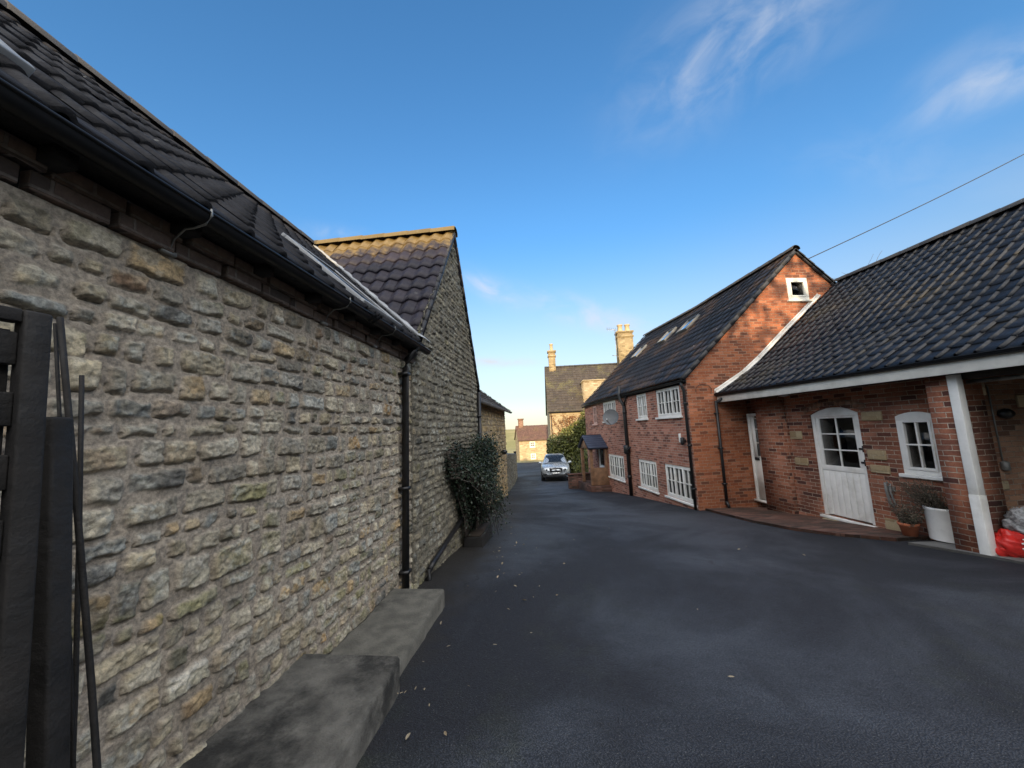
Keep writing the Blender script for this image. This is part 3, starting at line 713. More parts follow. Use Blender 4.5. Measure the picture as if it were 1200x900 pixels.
# ------------------------------------------------------------------ concrete ledge
simple('stained_concrete', (.13, .122, .105), .9, var=.35, scale=7, bumpd=.012, bscale=55, dirt=((.012, .0115, .010), .88, .42, .60))
def slab(name, label, s0, s1, w1, zt, seed, m='concrete'):
    ns, nw = int((s1-s0)/.05)+1, 12
    s = np.linspace(s0, s1, ns); w = np.linspace(0, 1, nw); S_, W_ = np.meshgrid(s, w, indexing='ij'); wl = w1[0]+(w1[1]-w1[0])*(S_-s0)/(s1-s0); W_ = -.05+(wl+.05)*W_
    Zt = zt+.012*(fbm(S_*3, W_*3, seed)-.5)+.006*(fbm(S_*14, W_*14, seed+1)-.5)
    W2 = W_+(W_ > wl-.01)*.030*(fbm(S_*4, S_*0, seed+2, 5, .7)-.5)
    P = LP(S_, W2, Zt); mb = MB(); mb.grid(P, flip=True)
    edge = P[:, -1]; lower = edge.copy(); lower[:, 2] = -2.3; r_ = edge+NL*.012-np.array([0, 0, .014]); lower += NL*.012
    mb.grid(np.stack([edge, r_, (r_+lower)/2+(rng.random(r_.shape)-.5)*.006, lower], 1), flip=True)
    for k, fl in ((0, False), (-1, True)):
        e = P[k]; lo = e.copy(); lo[:, 2] = -2.3; mb.grid(np.stack([e, lo], 1), flip=fl)
    o = mb.build(name, MT[m], smooth=False); bb = o.modifiers.new('bevel', 'BEVEL'); bb.width = .008; bb.segments = 2; bb.limit_method = 'ANGLE'; bb.angle_limit = R(50)
    return tag(o, label, 'ledge', 'concrete slabs along the barn wall')
slab('concrete_slab', 'nearer and taller concrete slab at the foot of the barn wall, stained black', -1.2, 2.235, (.78, .60), -1.30, 3, 'stained_concrete')
slab('concrete_slab', 'further and lower concrete slab ending beside the black downpipe', 2.24, 3.48, (.545, .487), -1.435, 8)

# ------------------------------------------------------------------ gate panel and rods at the left edge
gp = thing('timber_gate', 'black slatted timber gate standing open at the left edge', 'gate', (-.78, .70, -1.55))
ga = np.array([-.779, .72]); gdir = np.array([-.35, -.94]); gdir /= np.linalg.norm(gdir); gnr = np.array([-gdir[1], gdir[0]])
def GT(v):
    xy = ga+v[:, :1]*gdir+v[:, 1:2]*gnr; return np.hstack([xy[:, :1]-.05*(v[:, 2:3]-.245), xy[:, 1:], v[:, 2:3]])
b = MB(); b.box((0, -.02, -1.43), (.034, .012, .245), GT); b.build('stile', MT['dark_timber'], gp, bevel=.004)
b = MB(); b.box((.95, -.02, -1.43), (.99, .012, .245), GT); b.build('stile', MT['dark_timber'], gp, bevel=.004)
b = MB(); b.box((.0345, -.018, .222), (.949, .008, .245), GT); b.build('top_rail', MT['dark_timber'], gp, bevel=.002); b = MB(); b.box((.0345, -.018, -1.42), (.949, .008, -1.36), GT); b.build('bottom_rail', MT['dark_timber'], gp, bevel=.002)
b = MB(); z = .205
while z > -1.30:
    b.box((.0345, -.014+.004*rng.random(), z-.058), (.949, .0, z), GT); b.box((.0345, -.034, z-.11), (.949, -.020, z-.045), GT); z -= .105
b.build('slats', MT['dark_timber'], gp, bevel=.003)
b = MB(); b.box((.03, -.048, -1.40), (.949, -.038, .215), GT); b.build('backing_board', MT['dark_timber'], gp)
pk = thing('timber_post', 'short black timber post between the open gate and the stone wall', 'post', (-.78, .92, -1.55))
b = MB(); b.box((-.832, .76, -1.7), (-.797, .80, .062), lambda v: v+np.stack([-.09*(v[:, 2]-.06), v[:, 0]*0, v[:, 0]*0], 1)); b.build('post', MT['dark_timber'], pk, bevel=.006)
def rod(label, P, Q, r):
    mb = MB(); P = np.array(P); Q = np.array(Q); t = np.linspace(0, 1, 6)[:, None]
    bow = np.sin(t*math.pi)*np.array([.012, 0, 0]); mb.tube(P*(1-t)+Q*t+bow, r, 6)
    tag(mb.build('garden_cane', MT['dark_timber'], smooth=True), label, 'cane', 'thin dark canes leaning by the gate')
rod('thick dark cane leaning on the short post beside the gate', (-.59, .83, -1.5), (-.868, .82, .275), .0055)
rod('thinnest dark cane squeezed between the gate stile and a thicker cane', (-.66, .83, -1.5), (-.876, .82, .262), .0032)
rod('lone dark cane standing in front of the stone wall, furthest from the gate', (-.79, .90, -1.5), (-.894, .90, .165), .0045)

# ------------------------------------------------------------------ shrubs by the gabled barn
def leaf_quads(P, size, aspect=.5, up=None, rg=None, spread=1.0):
    n = len(P); rg = rg or rng
    a = rg.normal(size=(n, 3))*spread
    if up is not None: a = a+up
    a /= np.linalg.norm(a, axis=1)[:, None]
    c = rg.normal(size=(n, 3)); c -= (c*a).sum(1)[:, None]*a; c /= np.linalg.norm(c, axis=1)[:, None]
    s = (size*(.55+.9*rg.random(n)))[:, None]
    V = np.stack([P-a*s*.5, P+c*s*aspect*.5, P+a*s*.5, P-c*s*aspect*.5], 1).reshape(-1, 3)
    F = np.arange(4*n).reshape(-1, 4); col = np.zeros((n, 4, 3)); col[..., 0] = rg.random(n)[:, None]
    return V, F, col.reshape(-1, 3)
def arching_shrub(name, label, base, stems, n_leaf, lsize, leafm, seed, fan, group=None, stemr=.012):
    rg = np.random.default_rng(seed); t0 = thing(name, label, 'shrub', tuple(base), group)
    sm = MB(); LPs = []
    for k in range(stems):
        p = fan(rg); t = np.linspace(0, 1, 9)[:, None]
        q0, q1, q2 = p; C = (1-t)**2*q0+2*t*(1-t)*q1+t*t*q2; C[1:] += rg.normal(size=(8, 3))*.02
        sm.tube(C, np.linspace(stemr, .003, 9), 5)
        tt = rg.random(n_leaf)**.75*8; i = np.minimum(tt.astype(int), 7); f = (tt-i)[:, None]
        LPs.append(C[i]*(1-f)+C[i+1]*f+rg.normal(size=(n_leaf, 3))*.055*(.5+tt/8)[:, None])
    sm.build('stems', MT['twig'], t0)
    lm = MB(); lm.add(*(lambda v, f, c: (v, f, 0, c))(*leaf_quads(np.vstack(LPs), lsize, .55, rg=rg))); lm.build('foliage', MT[leafm], t0, col=True, uv=False)
    return t0
def fanA(rg):
    f, g = rg.random(), rg.random()
    if rg.random() < .22:      # woody shoots climbing the wall from the planter
        q0 = LP(6.0+rg.normal()*.15, .15, -1.6); q1 = LP(5.7-.3*f, .10+.1*g, -.9); q2 = LP(5.15-.25*f+rg.normal()*.08, .08+.15*g, -.22-.3*g)
    else:                      # long shoots hanging out and down from the wall
        q0 = LP(4.98+.55*f, .06+.08*g, -.22-.45*g+.1*f); q1 = LP(5.40+.65*f, .22+.25*g, -.20-.35*g); q2 = LP(5.85+1.0*f+rg.normal()*.10, .22+.42*g+rg.normal()*.05, -.75-.35*g-.62*rg.random())
    return q0, q1, q2
arching_shrub('drooping_shrub', 'dark evergreen shrub drooping from a planter against the gabled barn', LP(5.95, .3, -1.9), 110, 105, .036, 'shrub_leaf', 61, fanA)
def fanB(rg):
    q0 = LP(6.6+rg.normal()*.25, .2, -1.9); th = rg.uniform(-1, 1)
    q1 = LP(6.6+th*.45, .10+.2*rg.random(), .10+.1*rg.random()-.25*abs(th)); q2 = LP(6.6+th*.65+.2+rg.normal()*.10, .18+.32*rg.random(), -.15-1.0*rg.random())
    return q0, q1, q2
arching_shrub('rounded_shrub', 'dark rounded evergreen shrub by the downpipe at the end of the gabled barn', LP(7.0, .3, -2.0), 115, 140, .038, 'shrub_leaf', 62, fanB)
pb = thing('trough_planter', 'dark weathered planter trough below the drooping shrub', 'planter', tuple(LP(6.2, .3, -1.95)))
b = MB(); b.box((5.75, .10, -2.3), (6.6, .40, -1.62), LT); b.build('trough', MT['planter_dark'], pb, bevel=.015)
b = MB(); b.box((5.79, .14, -1.619), (6.56, .36, -1.60), LT); b.build('soil', MT['soil'], pb)

# ------------------------------------------------------------------ window kit
def sash_window(parent, P0, U, w, h, casements, cols, rows, depth=.07, name='window', frame='white_paint', curtain=True, sill=True, arch=0.0, fw=.055, out=None, bar=.022):
    """P0 lower left corner on the wall face, U along the wall, outward normal out"""
    U = np.asarray(U, float); out = np.asarray(out, float); P0 = np.asarray(P0, float); Zv = np.array([0, 0, 1.])
    def T(v): return P0+v[:, :1]*U+v[:, 1:2]*Zv+v[:, 2:3]*out
    mb = MB(); d0, d1 = -depth-.05, -depth+.03
    def bx(x0, x1, y0, y1, dd=0.0): mb.box((x0, y0, d0), (x1, y1, d1+dd), T)
    bx(0, w, 0, fw); bx(0, fw, fw, h-fw); bx(w-fw, w, fw, h-fw)
    if arch: 
        n = 9; xs_ = np.linspace(0, w, n); zs = h+arch*(1-((xs_-w/2)/(w/2))**2)
        poly = [P0+U*x+Zv*z+out*d0 for x, z in zip(xs_, zs)]+[P0+U*w+Zv*(h-fw)+out*d0, P0+Zv*(h-fw)+out*d0]
        mb.prism(poly, out*(d1-d0))
    else: bx(0, w, h-fw, h)
    iw = w-2*fw; cw = iw/casements; panes = []
    for c in range(casements):
        x0 = fw+c*cw; x1 = x0+cw; st = .036
        mb.box((x0+.002, fw+.001, d0+.015), (x0+st, h-fw-.001, d1+.012), T); mb.box((x1-st, fw+.001, d0+.015), (x1-.002, h-fw-.001, d1+.012), T)
        mb.box((x0+st, fw+.001, d0+.015), (x1-st, fw+st+.01, d1+.012), T); mb.box((x0+st, h-fw-st, d0+.015), (x1-st, h-fw-.001, d1+.012), T)
        gx0, gx1, gy0, gy1 = x0+st, x1-st, fw+st+.01, h-fw-st
        for k in range(1, cols): xx = gx0+(gx1-gx0)*k/cols; mb.box((xx-bar/2, gy0, d0+.03), (xx+bar/2, gy1, d1+.006), T)
        for k in range(1, rows): yy = gy0+(gy1-gy0)*k/rows; mb.box((gx0, yy-bar/2, d0+.028), (gx1, yy+bar/2, d1+.004), T)
        panes.append((gx0, gx1, gy0, gy1))
    fr = mb.build(name, MT[frame], parent, bevel=.004)
    mb = MB()
    for (a, c_, e, g) in panes: mb.box((a, e, d0+.034), (c_, g, d0+.042), T)
    mb.build('panes', MT['window_glass'], fr)
    if sill:
        mb = MB(); mb.box((-.05, -.055, d0), (w+.05, -.001, .06), T); mb.build('sill', MT[frame], fr, bevel=.006)
    if curtain:
        n = 14
        for (x0, x1) in ((fw*.5, w*.17), (w*.83, w-fw*.5)):
            mb = MB()
            tx = np.linspace(x0, x1, n); P = np.stack([P0+tx[:, None]*U+z*Zv+(-depth-.16+.025*np.sin(tx*60))[:, None]*out for z in (0.02, h-.02)], 1); mb.grid(P); mb.build('curtain', MT['curtain'], fr, smooth=True)
    return fr
def wall_poly(mb, outer, holes, out, reveal=.13, m=0):
    """a wall face with openings and their reveals"""
    out = np.asarray(out, float); mb.poly(outer, holes, m, want=out)
    for h in holes:
        h = np.asarray(h, float); n = len(h); k = h-out*reveal
        mb.add(np.vstack([h, k]), [[i, (i+1) % n, n+(i+1) % n, n+i] for i in range(n)], m)
def rect(fn, a0, a1, z0, z1): return [fn(a0, z0), fn(a1, z0), fn(a1, z1), fn(a0, z1)]
def archhole(fn, a0, a1, z0, z1, arch, n=8):
    t = np.linspace(0, 1, n); return [fn(a0, z0), fn(a1, z0)]+[fn(a1+(a0-a1)*k, z1+arch*(1-(2*k-1)**2)) for k in t]

# ------------------------------------------------------------------ right: brick house
XH, YG, YF, XR, XB, ZEV, ZR = 5.5, 9.05, 18.4, 9.15, 12.8, 1.16, 4.78
house = thing('brick_house', 'two storey red brick house with dark tiled roof and many white windows', 'house', (9, 13.5, -2.6))
FX = lambda y, z: (XH, y, z)
lower = [(9.17, 10.62), (11.13, 12.42), (13.72, 15.38)]
upper = [(9.42, 10.76, 3), (11.42, 12.18, 2), (14.12, 15.62, 3)]
DOOR = (15.98, 16.82)
holes = [rect(FX, a, c, -2.10, -1.17) for a, c in lower]+[rect(FX, a, c, .20, 1.04) for a, c, _ in upper]+[rect(FX, 16.55, 17.12, .12, .98), rect(FX, *DOOR, -2.48, -.62)]
b = MB(); wall_poly(b, [FX(YG, -3.9), FX(YF, -3.9), FX(YF, 1.28), FX(YG, 1.28)], holes, (-1, 0, 0))
b.build('front_wall', MT['house_brick'], house)
b = MB(); b.poly([(XB, YG, -3.9), (XB, YF, -3.9), (XB, YF, 1.2), (XB, YG, 1.2)]); b.build('rear_wall', MT['house_brick'], house)
GY = lambda x, z: (x, YG, z)
GWIN = (8.78, 9.42, 3.30, 3.95)
b = MB(); wall_poly(b, [GY(XH, -3.9), GY(XB, -3.9), GY(XB, 1.2), GY(XR, ZR-.03), GY(XH, 1.2)], [rect(GY, *GWIN[:2], *GWIN[2:])], (0, -1, 0))
b.build('gable_wall', MT['gable_brick'], house)
b = MB(); b.poly([(XH, YF, -3.9), (XB, YF, -3.9), (XB, YF, 1.2), (XR, YF, ZR-.03), (XH, YF, 1.2)], want=(0, 1, 0)); b.box((XH+.2, YG+1.5, -3.85), (XB-.1, YF-.1, -3.6))
b.box((XH+.6, YG+.6, .0), (XB-.2, YF-.2, .1))
b.build('end_wall', MT['house_brick'], house)
for a, c in lower: sash_window(house, (XH, c, -2.10), (0, -1, 0), c-a, .93, 3, 2, 2, out=(-1, 0, 0), depth=.05)
for a, c, n in upper: sash_window(house, (XH, c, .20), (0, -1, 0), c-a, .84, n, 2 if n == 3 else 2, 2, out=(-1, 0, 0), depth=.05)
sash_window(house, (XH, 17.12, .12), (0, -1, 0), .57, .86, 1, 2, 2, out=(-1, 0, 0), depth=.05, frame='pink_paint')
sash_window(house, (GWIN[0], YG, GWIN[2]), (1, 0, 0), .64, .65, 1, 1, 1, out=(0, -1, 0), frame='cream_frame', depth=.03, fw=.09, curtain=False)
# roof
eo = np.array([XH-.16, YG-.08, ZEV+.02]); rv = np.array([XR, YG-.08, ZR+.02])-eo; rl = np.linalg.norm(rv)
hs = lambda p: np.stack([p[..., 0]*0, p[..., 0]*0, -.10*np.sin(np.clip((p[..., 1]-YG)/(YF-YG), 0, 1)*math.pi)*np.clip((p[..., 0]-XH)/3.6, 0, 1)-.10*np.clip((p[..., 1]-14.5)/4, 0, 1)**2*np.clip(1-(p[..., 0]-XH)/3.6, 0, 1)], -1)
b = MB(); tiles(b, eo, (0, 1, 0), rv, YF-YG+.16, rl, .30, .335, amp=.016, lip=.026, prof='flat', nu=6, seed=71, jit=.006, sag=hs)
nn = np.cross((0, 1, 0), rv); nn /= np.linalg.norm(nn); nn = nn if nn[2] > 0 else -nn
P = np.stack([np.stack([eo+np.array([0, y, 0])+rv*t-nn*.10 for t in np.linspace(0, 1, 8)]) for y in np.linspace(0, YF-YG+.16, 16)]); P = P+hs(P); b.grid(P, 0)
b.prism([(XR, YG-.08, ZR+.01), (XR, YF+.08, ZR+.01), (XB+.16, YF+.08, ZEV+.01), (XB+.16, YG-.08, ZEV+.01)], (0, 0, -.07))
rf = b.build('roof', MT['house_tile'], house, col=True)
b = MB(); ridge_tiles(b, (XR, YG-.09, ZR+.04), (XR, (YG+YF)/2, ZR-.06), .13, .45); ridge_tiles(b, (XR, (YG+YF)/2, ZR-.06), (XR, YF+.08, ZR+.02), .13, .45); b.build('ridge_tiles', MT['ridge_dark'], rf, smooth=True, col=True)
b = MB()     # mortared verges on the gable
for k in range(15):
    p0, p1 = eo+rv*k/15, eo+rv*(k+1)/15; b.prism([p0+nn*.028, p1+nn*.012, p1-nn*.085, p0-nn*.085], (0, .09, 0))
    m0 = np.array([2*XR-p0[0], p0[1], p0[2]]); m1 = np.array([2*XR-p1[0], p1[1], p1[2]]); n2 = np.array([-nn[0], nn[1], nn[2]])
    b.prism([m0+n2*.028, m1+n2*.012, m1-n2*.085, m0-n2*.085], (0, .09, 0))
b.build('verge', MT['ridge_dark'], rf, col=True)
def HR(y, l, h): return eo+np.array([0, 1., 0])*(np.asarray(y)[..., None]-eo[1])+np.asarray(l)[..., None]*rv/rl+np.asarray(h)[..., None]*nn
def HT(v):
    p = HR(v[:, 0], v[:, 1], v[:, 2]); return p+hs(p)
for (y0, y1, l0, l1) in ((12.25, 12.95, 3.25, 4.05), (13.75, 14.4, 3.2, 4.0), (16.0, 16.6, 2.9, 3.7)):
    b = MB(); t_ = .04
    b.box((y0, l0, 0), (y1, l0+t_, .10), HT).box((y0, l1-t_, 0), (y1, l1, .10), HT).box((y0, l0+t_, 0), (y0+t_, l1-t_, .10), HT).box((y1-t_, l0+t_, 0), (y1, l1-t_, .10), HT)
    fr = b.build('skylight', MT['dish_grey'], house, bevel=.006)
    b = MB(); b.box((y0+t_, l0+t_, .05), (y1-t_, l1-t_, .075), HT); b.build('pane', MT['car_glass'], fr)
b = MB(); b.box((XH-.015, YG+.02, ZEV-.12), (XH-.002, YF, ZEV+.02)); P = np.stack([np.array([XH-.10, y, 0])+np.array([0, 0, ZEV-.03])+hs(np.array([XH, y, 0.])) for y in np.linspace(YG-.05, YF, 10)])
for k in range(9): half_gutter(b, P[k], P[k+1], (-1, 0, 0), .055)
b.build('gutter', MT['gutter_black'], house)
b = MB(); b.tube([(XH-.10, 9.12, 1.08), (XH-.10, 9.12, .98), (XH-.055, 9.12, .86), (XH-.055, 9.12, -2.3)], .036, 10)
for z in (.5, -.6, -1.7): b.box((XH-.095, 9.07, z), (XH, 9.17, z+.035))
b.build('downpipe', MT['pipe_black'], house)
b = MB(); b.tube([(XH-.16, 13.25, 1.50), (XH-.16, 13.25, 1.12), (XH-.15, 13.22, .98), (XH-.07, 13.12, .72), (XH-.07, 13.12, .3), (XH-.07, 13.10, -2.6)], .062, 12)
for z in (.45, -1.9): b.lathe([(.075, 0), (.075, .09)], (XH-.07, 13.11, z), 12)
b.lathe([(.07, 0), (.12, .05), (.12, .26), (.08, .34)], (XH-.10, 13.10, -1.05), 10)
b.tube([(XH-.05, 12.85, 1.12), (XH-.06, 12.95, .98), (XH-.08, 13.10, .72)], .035, 8); b.tube([(XH-.10, 12.75, -.78), (XH-.10, 13.10, -.95)], .03, 8)
b.build('soil_pipe', MT['pipe_black'], house)
b = MB(); b.tube([(6.22, YG-.07, .55), (6.22, YG-.055, -2.12)], .036, 10); b.tube([(6.31, YG-.2, .60), (6.24, YG-.08, .50), (6.22, YG-.07, .42)], .036, 8); b.tube([(6.22, YG-.055, -2.02), (6.22, YG-.13, -2.16)], .038, 8)
for z in (.2, -.7, -1.6): b.box((6.17, YG-.10, z), (6.27, YG, z+.035))
b.build('downpipe', MT['pipe_black'], house)
b = MB(); b.lathe([(.03, 0), (.05, .03), (.05, .18), (.03, .2)], (XH-.09, 9.36, -.58), 10); b.box((XH-.07, 9.33, -.50), (XH, 9.39, -.44)); b.build('wall_lamp', MT['black_plastic'], house)
b = MB(); b.box((XH-.04, 9.55, -.52), (XH, 9.62, -.28)); b.build('alarm_sensor', MT['white_paint'], house, bevel=.01)
b = MB(); b.tube([(5.95+.22*math.cos(a), YG-.02, .72+.16*math.sin(a)+.12) for a in np.linspace(-.4, 3.4, 12)], .006, 5); b.build('wall_cable', MT['pipe_black'], house)
# front door, porch hood and posts
b = MB(); y0, y1 = DOOR
for (a, c, z0, z1) in ((y0, y0+.06, -2.48, -.62), (y1-.06, y1, -2.48, -.62), (y0+.06, y1-.06, -.68, -.62)): b.box((XH+.05, a, z0), (XH+.12, c, z1))
dr = b.build('front_door', MT['white_paint'], house, bevel=.004)
b = MB(); b.box((XH+.07, y0+.061, -2.47), (XH+.10, y1-.061, -1.75)); b.box((XH+.07, y0+.061, -1.749), (XH+.10, y0+.16, -.681)); b.box((XH+.07, y1-.16, -1.749), (XH+.10, y1-.061, -.681)); b.box((XH+.071, y0+.16, -.80), (XH+.099, y1-.16, -.681)); b.build('leaf', MT['white_paint'], dr)
b = MB(); b.box((XH+.08, y0+.16, -1.749), (XH+.09, y1-.16, -.80)); b.build('panes', MT['window_glass'], dr)
b = MB()
for (o0, q0, U_) in (((4.62, 15.32, -.90), (4.62, 16.2, -.36), (1, 0, 0)), ((4.62, 17.08, -.90), (4.62, 16.2, -.36), (1, 0, 0))):
    o0 = np.array(o0); vv = np.array(q0)-o0; tiles(b, o0, U_, vv, .875, np.linalg.norm(vv), .25, .17, lip=.012, prof='none', nu=1, seed=5)
b.prism([(4.64, 15.33, -.915), (4.64, 16.2, -.375), (4.64, 17.07, -.915), (4.64, 17.0, -.96), (4.64, 16.2, -.45), (4.64, 15.40, -.96)], (.855, 0, 0))
b.build('porch_hood', MT['slate'], house, col=True)
b = MB(); b.prism([(4.72, 15.46, -.95), (4.72, 16.2, -.46), (4.72, 16.94, -.95)], (.05, 0, 0)); b.build('porch_gable', MT['yard_timber'], house)
for (x0, x1, y0_, y1_) in ((4.72, 4.85, 15.48, 15.61), (4.72, 4.85, 16.80, 16.93), (5.40, 5.495, 15.48, 15.60)):
    b = MB(); b.box((x0, y0_, -2.48), (x1, y1_, -.951)); b.build('porch_post', MT['yard_timber'], house, bevel=.006)
b = MB(); b.box((4.86, 15.50, -2.48), (5.40, 15.59, -1.75)); b.build('porch_side', MT['yard_timber'], house, bevel=.006)
b = MB(); b.box((4.62, 15.25, -3.3), (5.5, 17.3, -2.49)); b.build('porch_step', MT['paver_brick'], house, bevel=.008)
lw = thing('low_brick_wall', 'low red brick wall running out from the house beside the parked car', 'wall', (4.8, 17.6, -2.9))
b = MB(); b.box((4.25, 17.55, -3.4), (5.45, 17.78, -2.27)); b.build('wall', MT['paver_brick'], lw)
b = MB(); b.box((4.22, 17.52, -2.269), (5.45, 17.81, -2.20)); b.build('coping', MT['paver_brick'], lw, bevel=.01)
# satellite dish
sdh = thing('satellite_dish', 'dark grey satellite dish on the brick front beside the soil pipe', 'satellite dish', (5.3, 13.55, .3))
b = MB(); ax = np.array([-.62, -.74, .28]); ax /= np.linalg.norm(ax); e1 = np.cross([0, 0, 1.], ax); e1 /= np.linalg.norm(e1); e2 = np.cross(ax, e1); cc = np.array([5.02, 13.42, .32])
rr = np.linspace(0.001, .31, 7); th = np.linspace(0, 2*math.pi, 29)
for o_, fl in ((0, False), (-.012, True)):
    P = cc+(rr[:, None, None]*np.cos(th)[None, :, None])*e1+(rr[:, None, None]*np.sin(th)[None, :, None])*e2+((rr**2*.75)[:, None, None]+o_)*ax; b.grid(P, flip=fl)
b.build('reflector', MT['dish_grey'], sdh, smooth=True)
b = MB(); b.tube([cc-e2*.29+ax*.05, cc-e2*.24+ax*.42], .012, 6); b.tube([cc-ax*.02, cc-ax*.16-np.array([0, 0, .05]), (5.42, 13.5, .2), (5.49, 13.5, .2)], .018, 8); b.build('arm', MT['iron_grey'], sdh)
b = MB(); b.tube([cc-e2*.24+ax*.38, cc-e2*.20+ax*.47], .03, 8); b.build('receiver', MT['bulb_grey'], sdh)

# ------------------------------------------------------------------ right: brick wing with open bay
XW, XFA, ZF0, ZF1, XWR, ZWR, YW0 = 7.0, 6.31, .50, .66, 10.25, 3.78, .2
wing = thing('brick_wing', 'single storey brick wing with black pantile roof, white fascia and open bay', 'house wing', (8, 5, -2.0))
WX = lambda y, z: (XW, y, z)
DY0, DY1, DZ0, DZ1 = 6.13, 7.12, -1.97, .06
b = MB(); wall_poly(b, [WX(4.62, -3), WX(8.2, -3), WX(8.2, .95), WX(4.62, .95)],
    [archhole(WX, DY0, DY1, DZ0, DZ1, .14), archhole(WX, 4.985, 5.53, -.98, -.04, .07)], (-1, 0, 0), reveal=.16)
b.box((7.13, 7.7, -3), (7.33, 8.12, .95)); b.box((7.13, 8.121, .18), (7.33, 9.04, .95)); b.box((7.13, 9.0, -3), (7.33, 9.045, .18))
b.build('wall', MT['wing_brick'], wing)
b = MB(); b.box((6.90, 7.72, -3), (7.128, 8.50, .9)); b.build('pier', MT['wing_brick'], wing)
b = MB(); b.box((6.50, 4.416, -2.6), (7.02, 4.68, .50)); b.build('pier', MT['wing_brick'], wing)
b = MB(); b.box((7.021, 4.62, -2.6), (11.5, 4.85, .95)); b.box((11.5, -.5, -2.6), (11.7, 4.85, 2)); b.build('bay_wall', MT['bay_brick'], wing)
for (x0, x1, z0, z1) in ((7.10, 7.36, .22, .40), (7.86, 8.2, .02, .20), (7.80, 7.98, -.62, -.54), (7.24, 7.42, -1.12, -1.0), (7.88, 8.05, -.98, -.90), (7.9, 8.3, -1.14, -1.02)):
    b = MB(); b.box((x0, 4.594, z0), (x1, 4.63, z1)); b.build('stone_block', MT['ashlar'], wing, bevel=.012)
for (y0, y1, z0, z1) in ((7.36, 7.66, -.46, -.28), (7.30, 7.62, -1.02, -.86), (5.72, 6.06, -.10, .06), (5.76, 6.06, -.79, -.62), (5.74, 6.05, -1.02, -.88), (5.6, 5.95, -2.02, -1.78)):
    b = MB(); b.box((6.975, y0, z0), (7.03, y1, z1)); b.build('stone_block', MT['gold_stone'], wing, bevel=.014)
b = MB(); th = np.linspace(-1, 1, 12)
for k in range(11):         # segmental brick arch over the door
    f = lambda q, zz: (XW-.012, (DY0+DY1)/2+q*.62, zz)
    a0, a1 = th[k]+.01, th[k+1]-.01; z_ = lambda q: .075+.14*(1-min(1, q*q))
    b.prism([f(a0, z_(a0)), f(a1, z_(a1)), f(a1*1.08, z_(a1)+.13), f(a0*1.08, z_(a0)+.13)], (.05, 0, 0))
b.build('door_arch', MT['bay_brick'], wing)
# stable door
def WT(v): return np.stack([XW-v[:, 2], DY1-v[:, 0], v[:, 1]], 1)     # x along wall from the far jamb, y up, z out
wd = DY1-DY0; b = MB()
b.box((0, DZ0, -.13), (.075, DZ1, -.03), WT); b.box((wd-.075, DZ0, -.13), (wd, DZ1, -.03), WT); b.box((.075, DZ1-.05, -.13), (wd-.075, DZ1, -.03), WT)
xs_ = np.linspace(0, wd, 10); b.prism([(XW+.13, DY1-x, DZ1+.001+.125*(1-((x-wd/2)/(wd/2))**2)) for x in xs_]+[(XW+.13, DY0, DZ1-.001), (XW+.13, DY1, DZ1-.001)], (-.085, 0, 0))
fr = b.build('stable_door', MT['white_paint'], wing, bevel=.005)
b = MB(); sp = -1.07
b.box((.08, DZ0+.02, -.10), (wd-.08, sp-.006, -.055), WT)
for k in range(7): x = .08+(wd-.16)*k/7; b.box((x+.004, DZ0+.03, -.0549), (x+(wd-.16)/7-.004, sp-.012, -.047), WT)
b.build('lower_leaf', MT['white_paint'], fr, bevel=.002)
b = MB(); g0, g1 = sp+.10, DZ1-.09
b.box((.08, sp, -.10), (wd-.08, g0, -.045), WT); b.box((.08, g1, -.10), (wd-.08, DZ1-.052, -.045), WT); b.box((.08, g0, -.10), (.15, g1, -.045), WT); b.box((wd-.15, g0, -.10), (wd-.08, g1, -.045), WT)
b.box((wd/2-.013, g0, -.085), (wd/2+.013, g1, -.05), WT)
for k in (1, 2): z = g0+(g1-g0)*k/3; b.box((.15, z-.012, -.083), (wd-.15, z+.012, -.052), WT)
up = b.build('upper_leaf', MT['white_paint'], fr, bevel=.002)
b = MB(); b.box((.15, g0, -.078), (wd-.15, g1, -.070), WT); b.build('panes', MT['window_glass'], up)
b = MB(); b.box((.16, g0, -.22), (.32, g1, -.21), WT); b.build('curtains', MT['curtain'], up)
b = MB(); b.box((-.03, DZ0-.05, -.13), (wd+.03, DZ0-.001, .06), WT); b.build('door_sill', MT['white_paint'], fr, bevel=.006)
for z in (-.63, -.88):
    b = MB(); b.box((wd-.10, z, -.046), (wd-.02, z+.035, -.02), WT); b.box((wd-.035, z-.04, -.03), (wd-.012, z+.075, -.012), WT); b.build('hinge', MT['pipe_black'], fr)
b = MB(); b.box((.05, -1.99-.16, -.10), (wd+.45, -2.025, .10), WT); b.build('door_step', MT['ashlar'], wing, bevel=.01)
# narrow door in the corner
b = MB(); b.box((7.04, 8.15, -2.0), (7.129, 8.22, .17)); b.box((7.04, 8.93, -2.0), (7.129, 8.995, .17)); b.box((7.04, 8.22, .10), (7.129, 8.93, .17))
fr = b.build('narrow_door', MT['white_paint'], wing, bevel=.004)
b = MB(); b.box((7.07, 8.221, -1.98), (7.11, 8.929, -.95)); b.box((7.07, 8.81, -.949), (7.11, 8.929, .099)); b.box((7.07, 8.221, -.949), (7.11, 8.33, .099))
for z in (-.949, -.60, -.25, .02): b.box((7.075, 8.331, z), (7.105, 8.809, z+.03))
b.build('leaf', MT['white_paint'], fr)
b = MB(); b.box((7.05, 8.76, -1.02), (7.069, 8.90, -.95)); b.build('letter_plate', MT['pipe_black'], fr)
b = MB(); b.box((7.085, 8.331, -.92), (7.092, 8.809, .02)); b.build('panes', MT['window_glass'], fr)
b = MB(); b.box((6.98, 8.12, -2.05), (7.13, 9.02, -2.001)); b.build('door_sill', MT['white_paint'], fr)
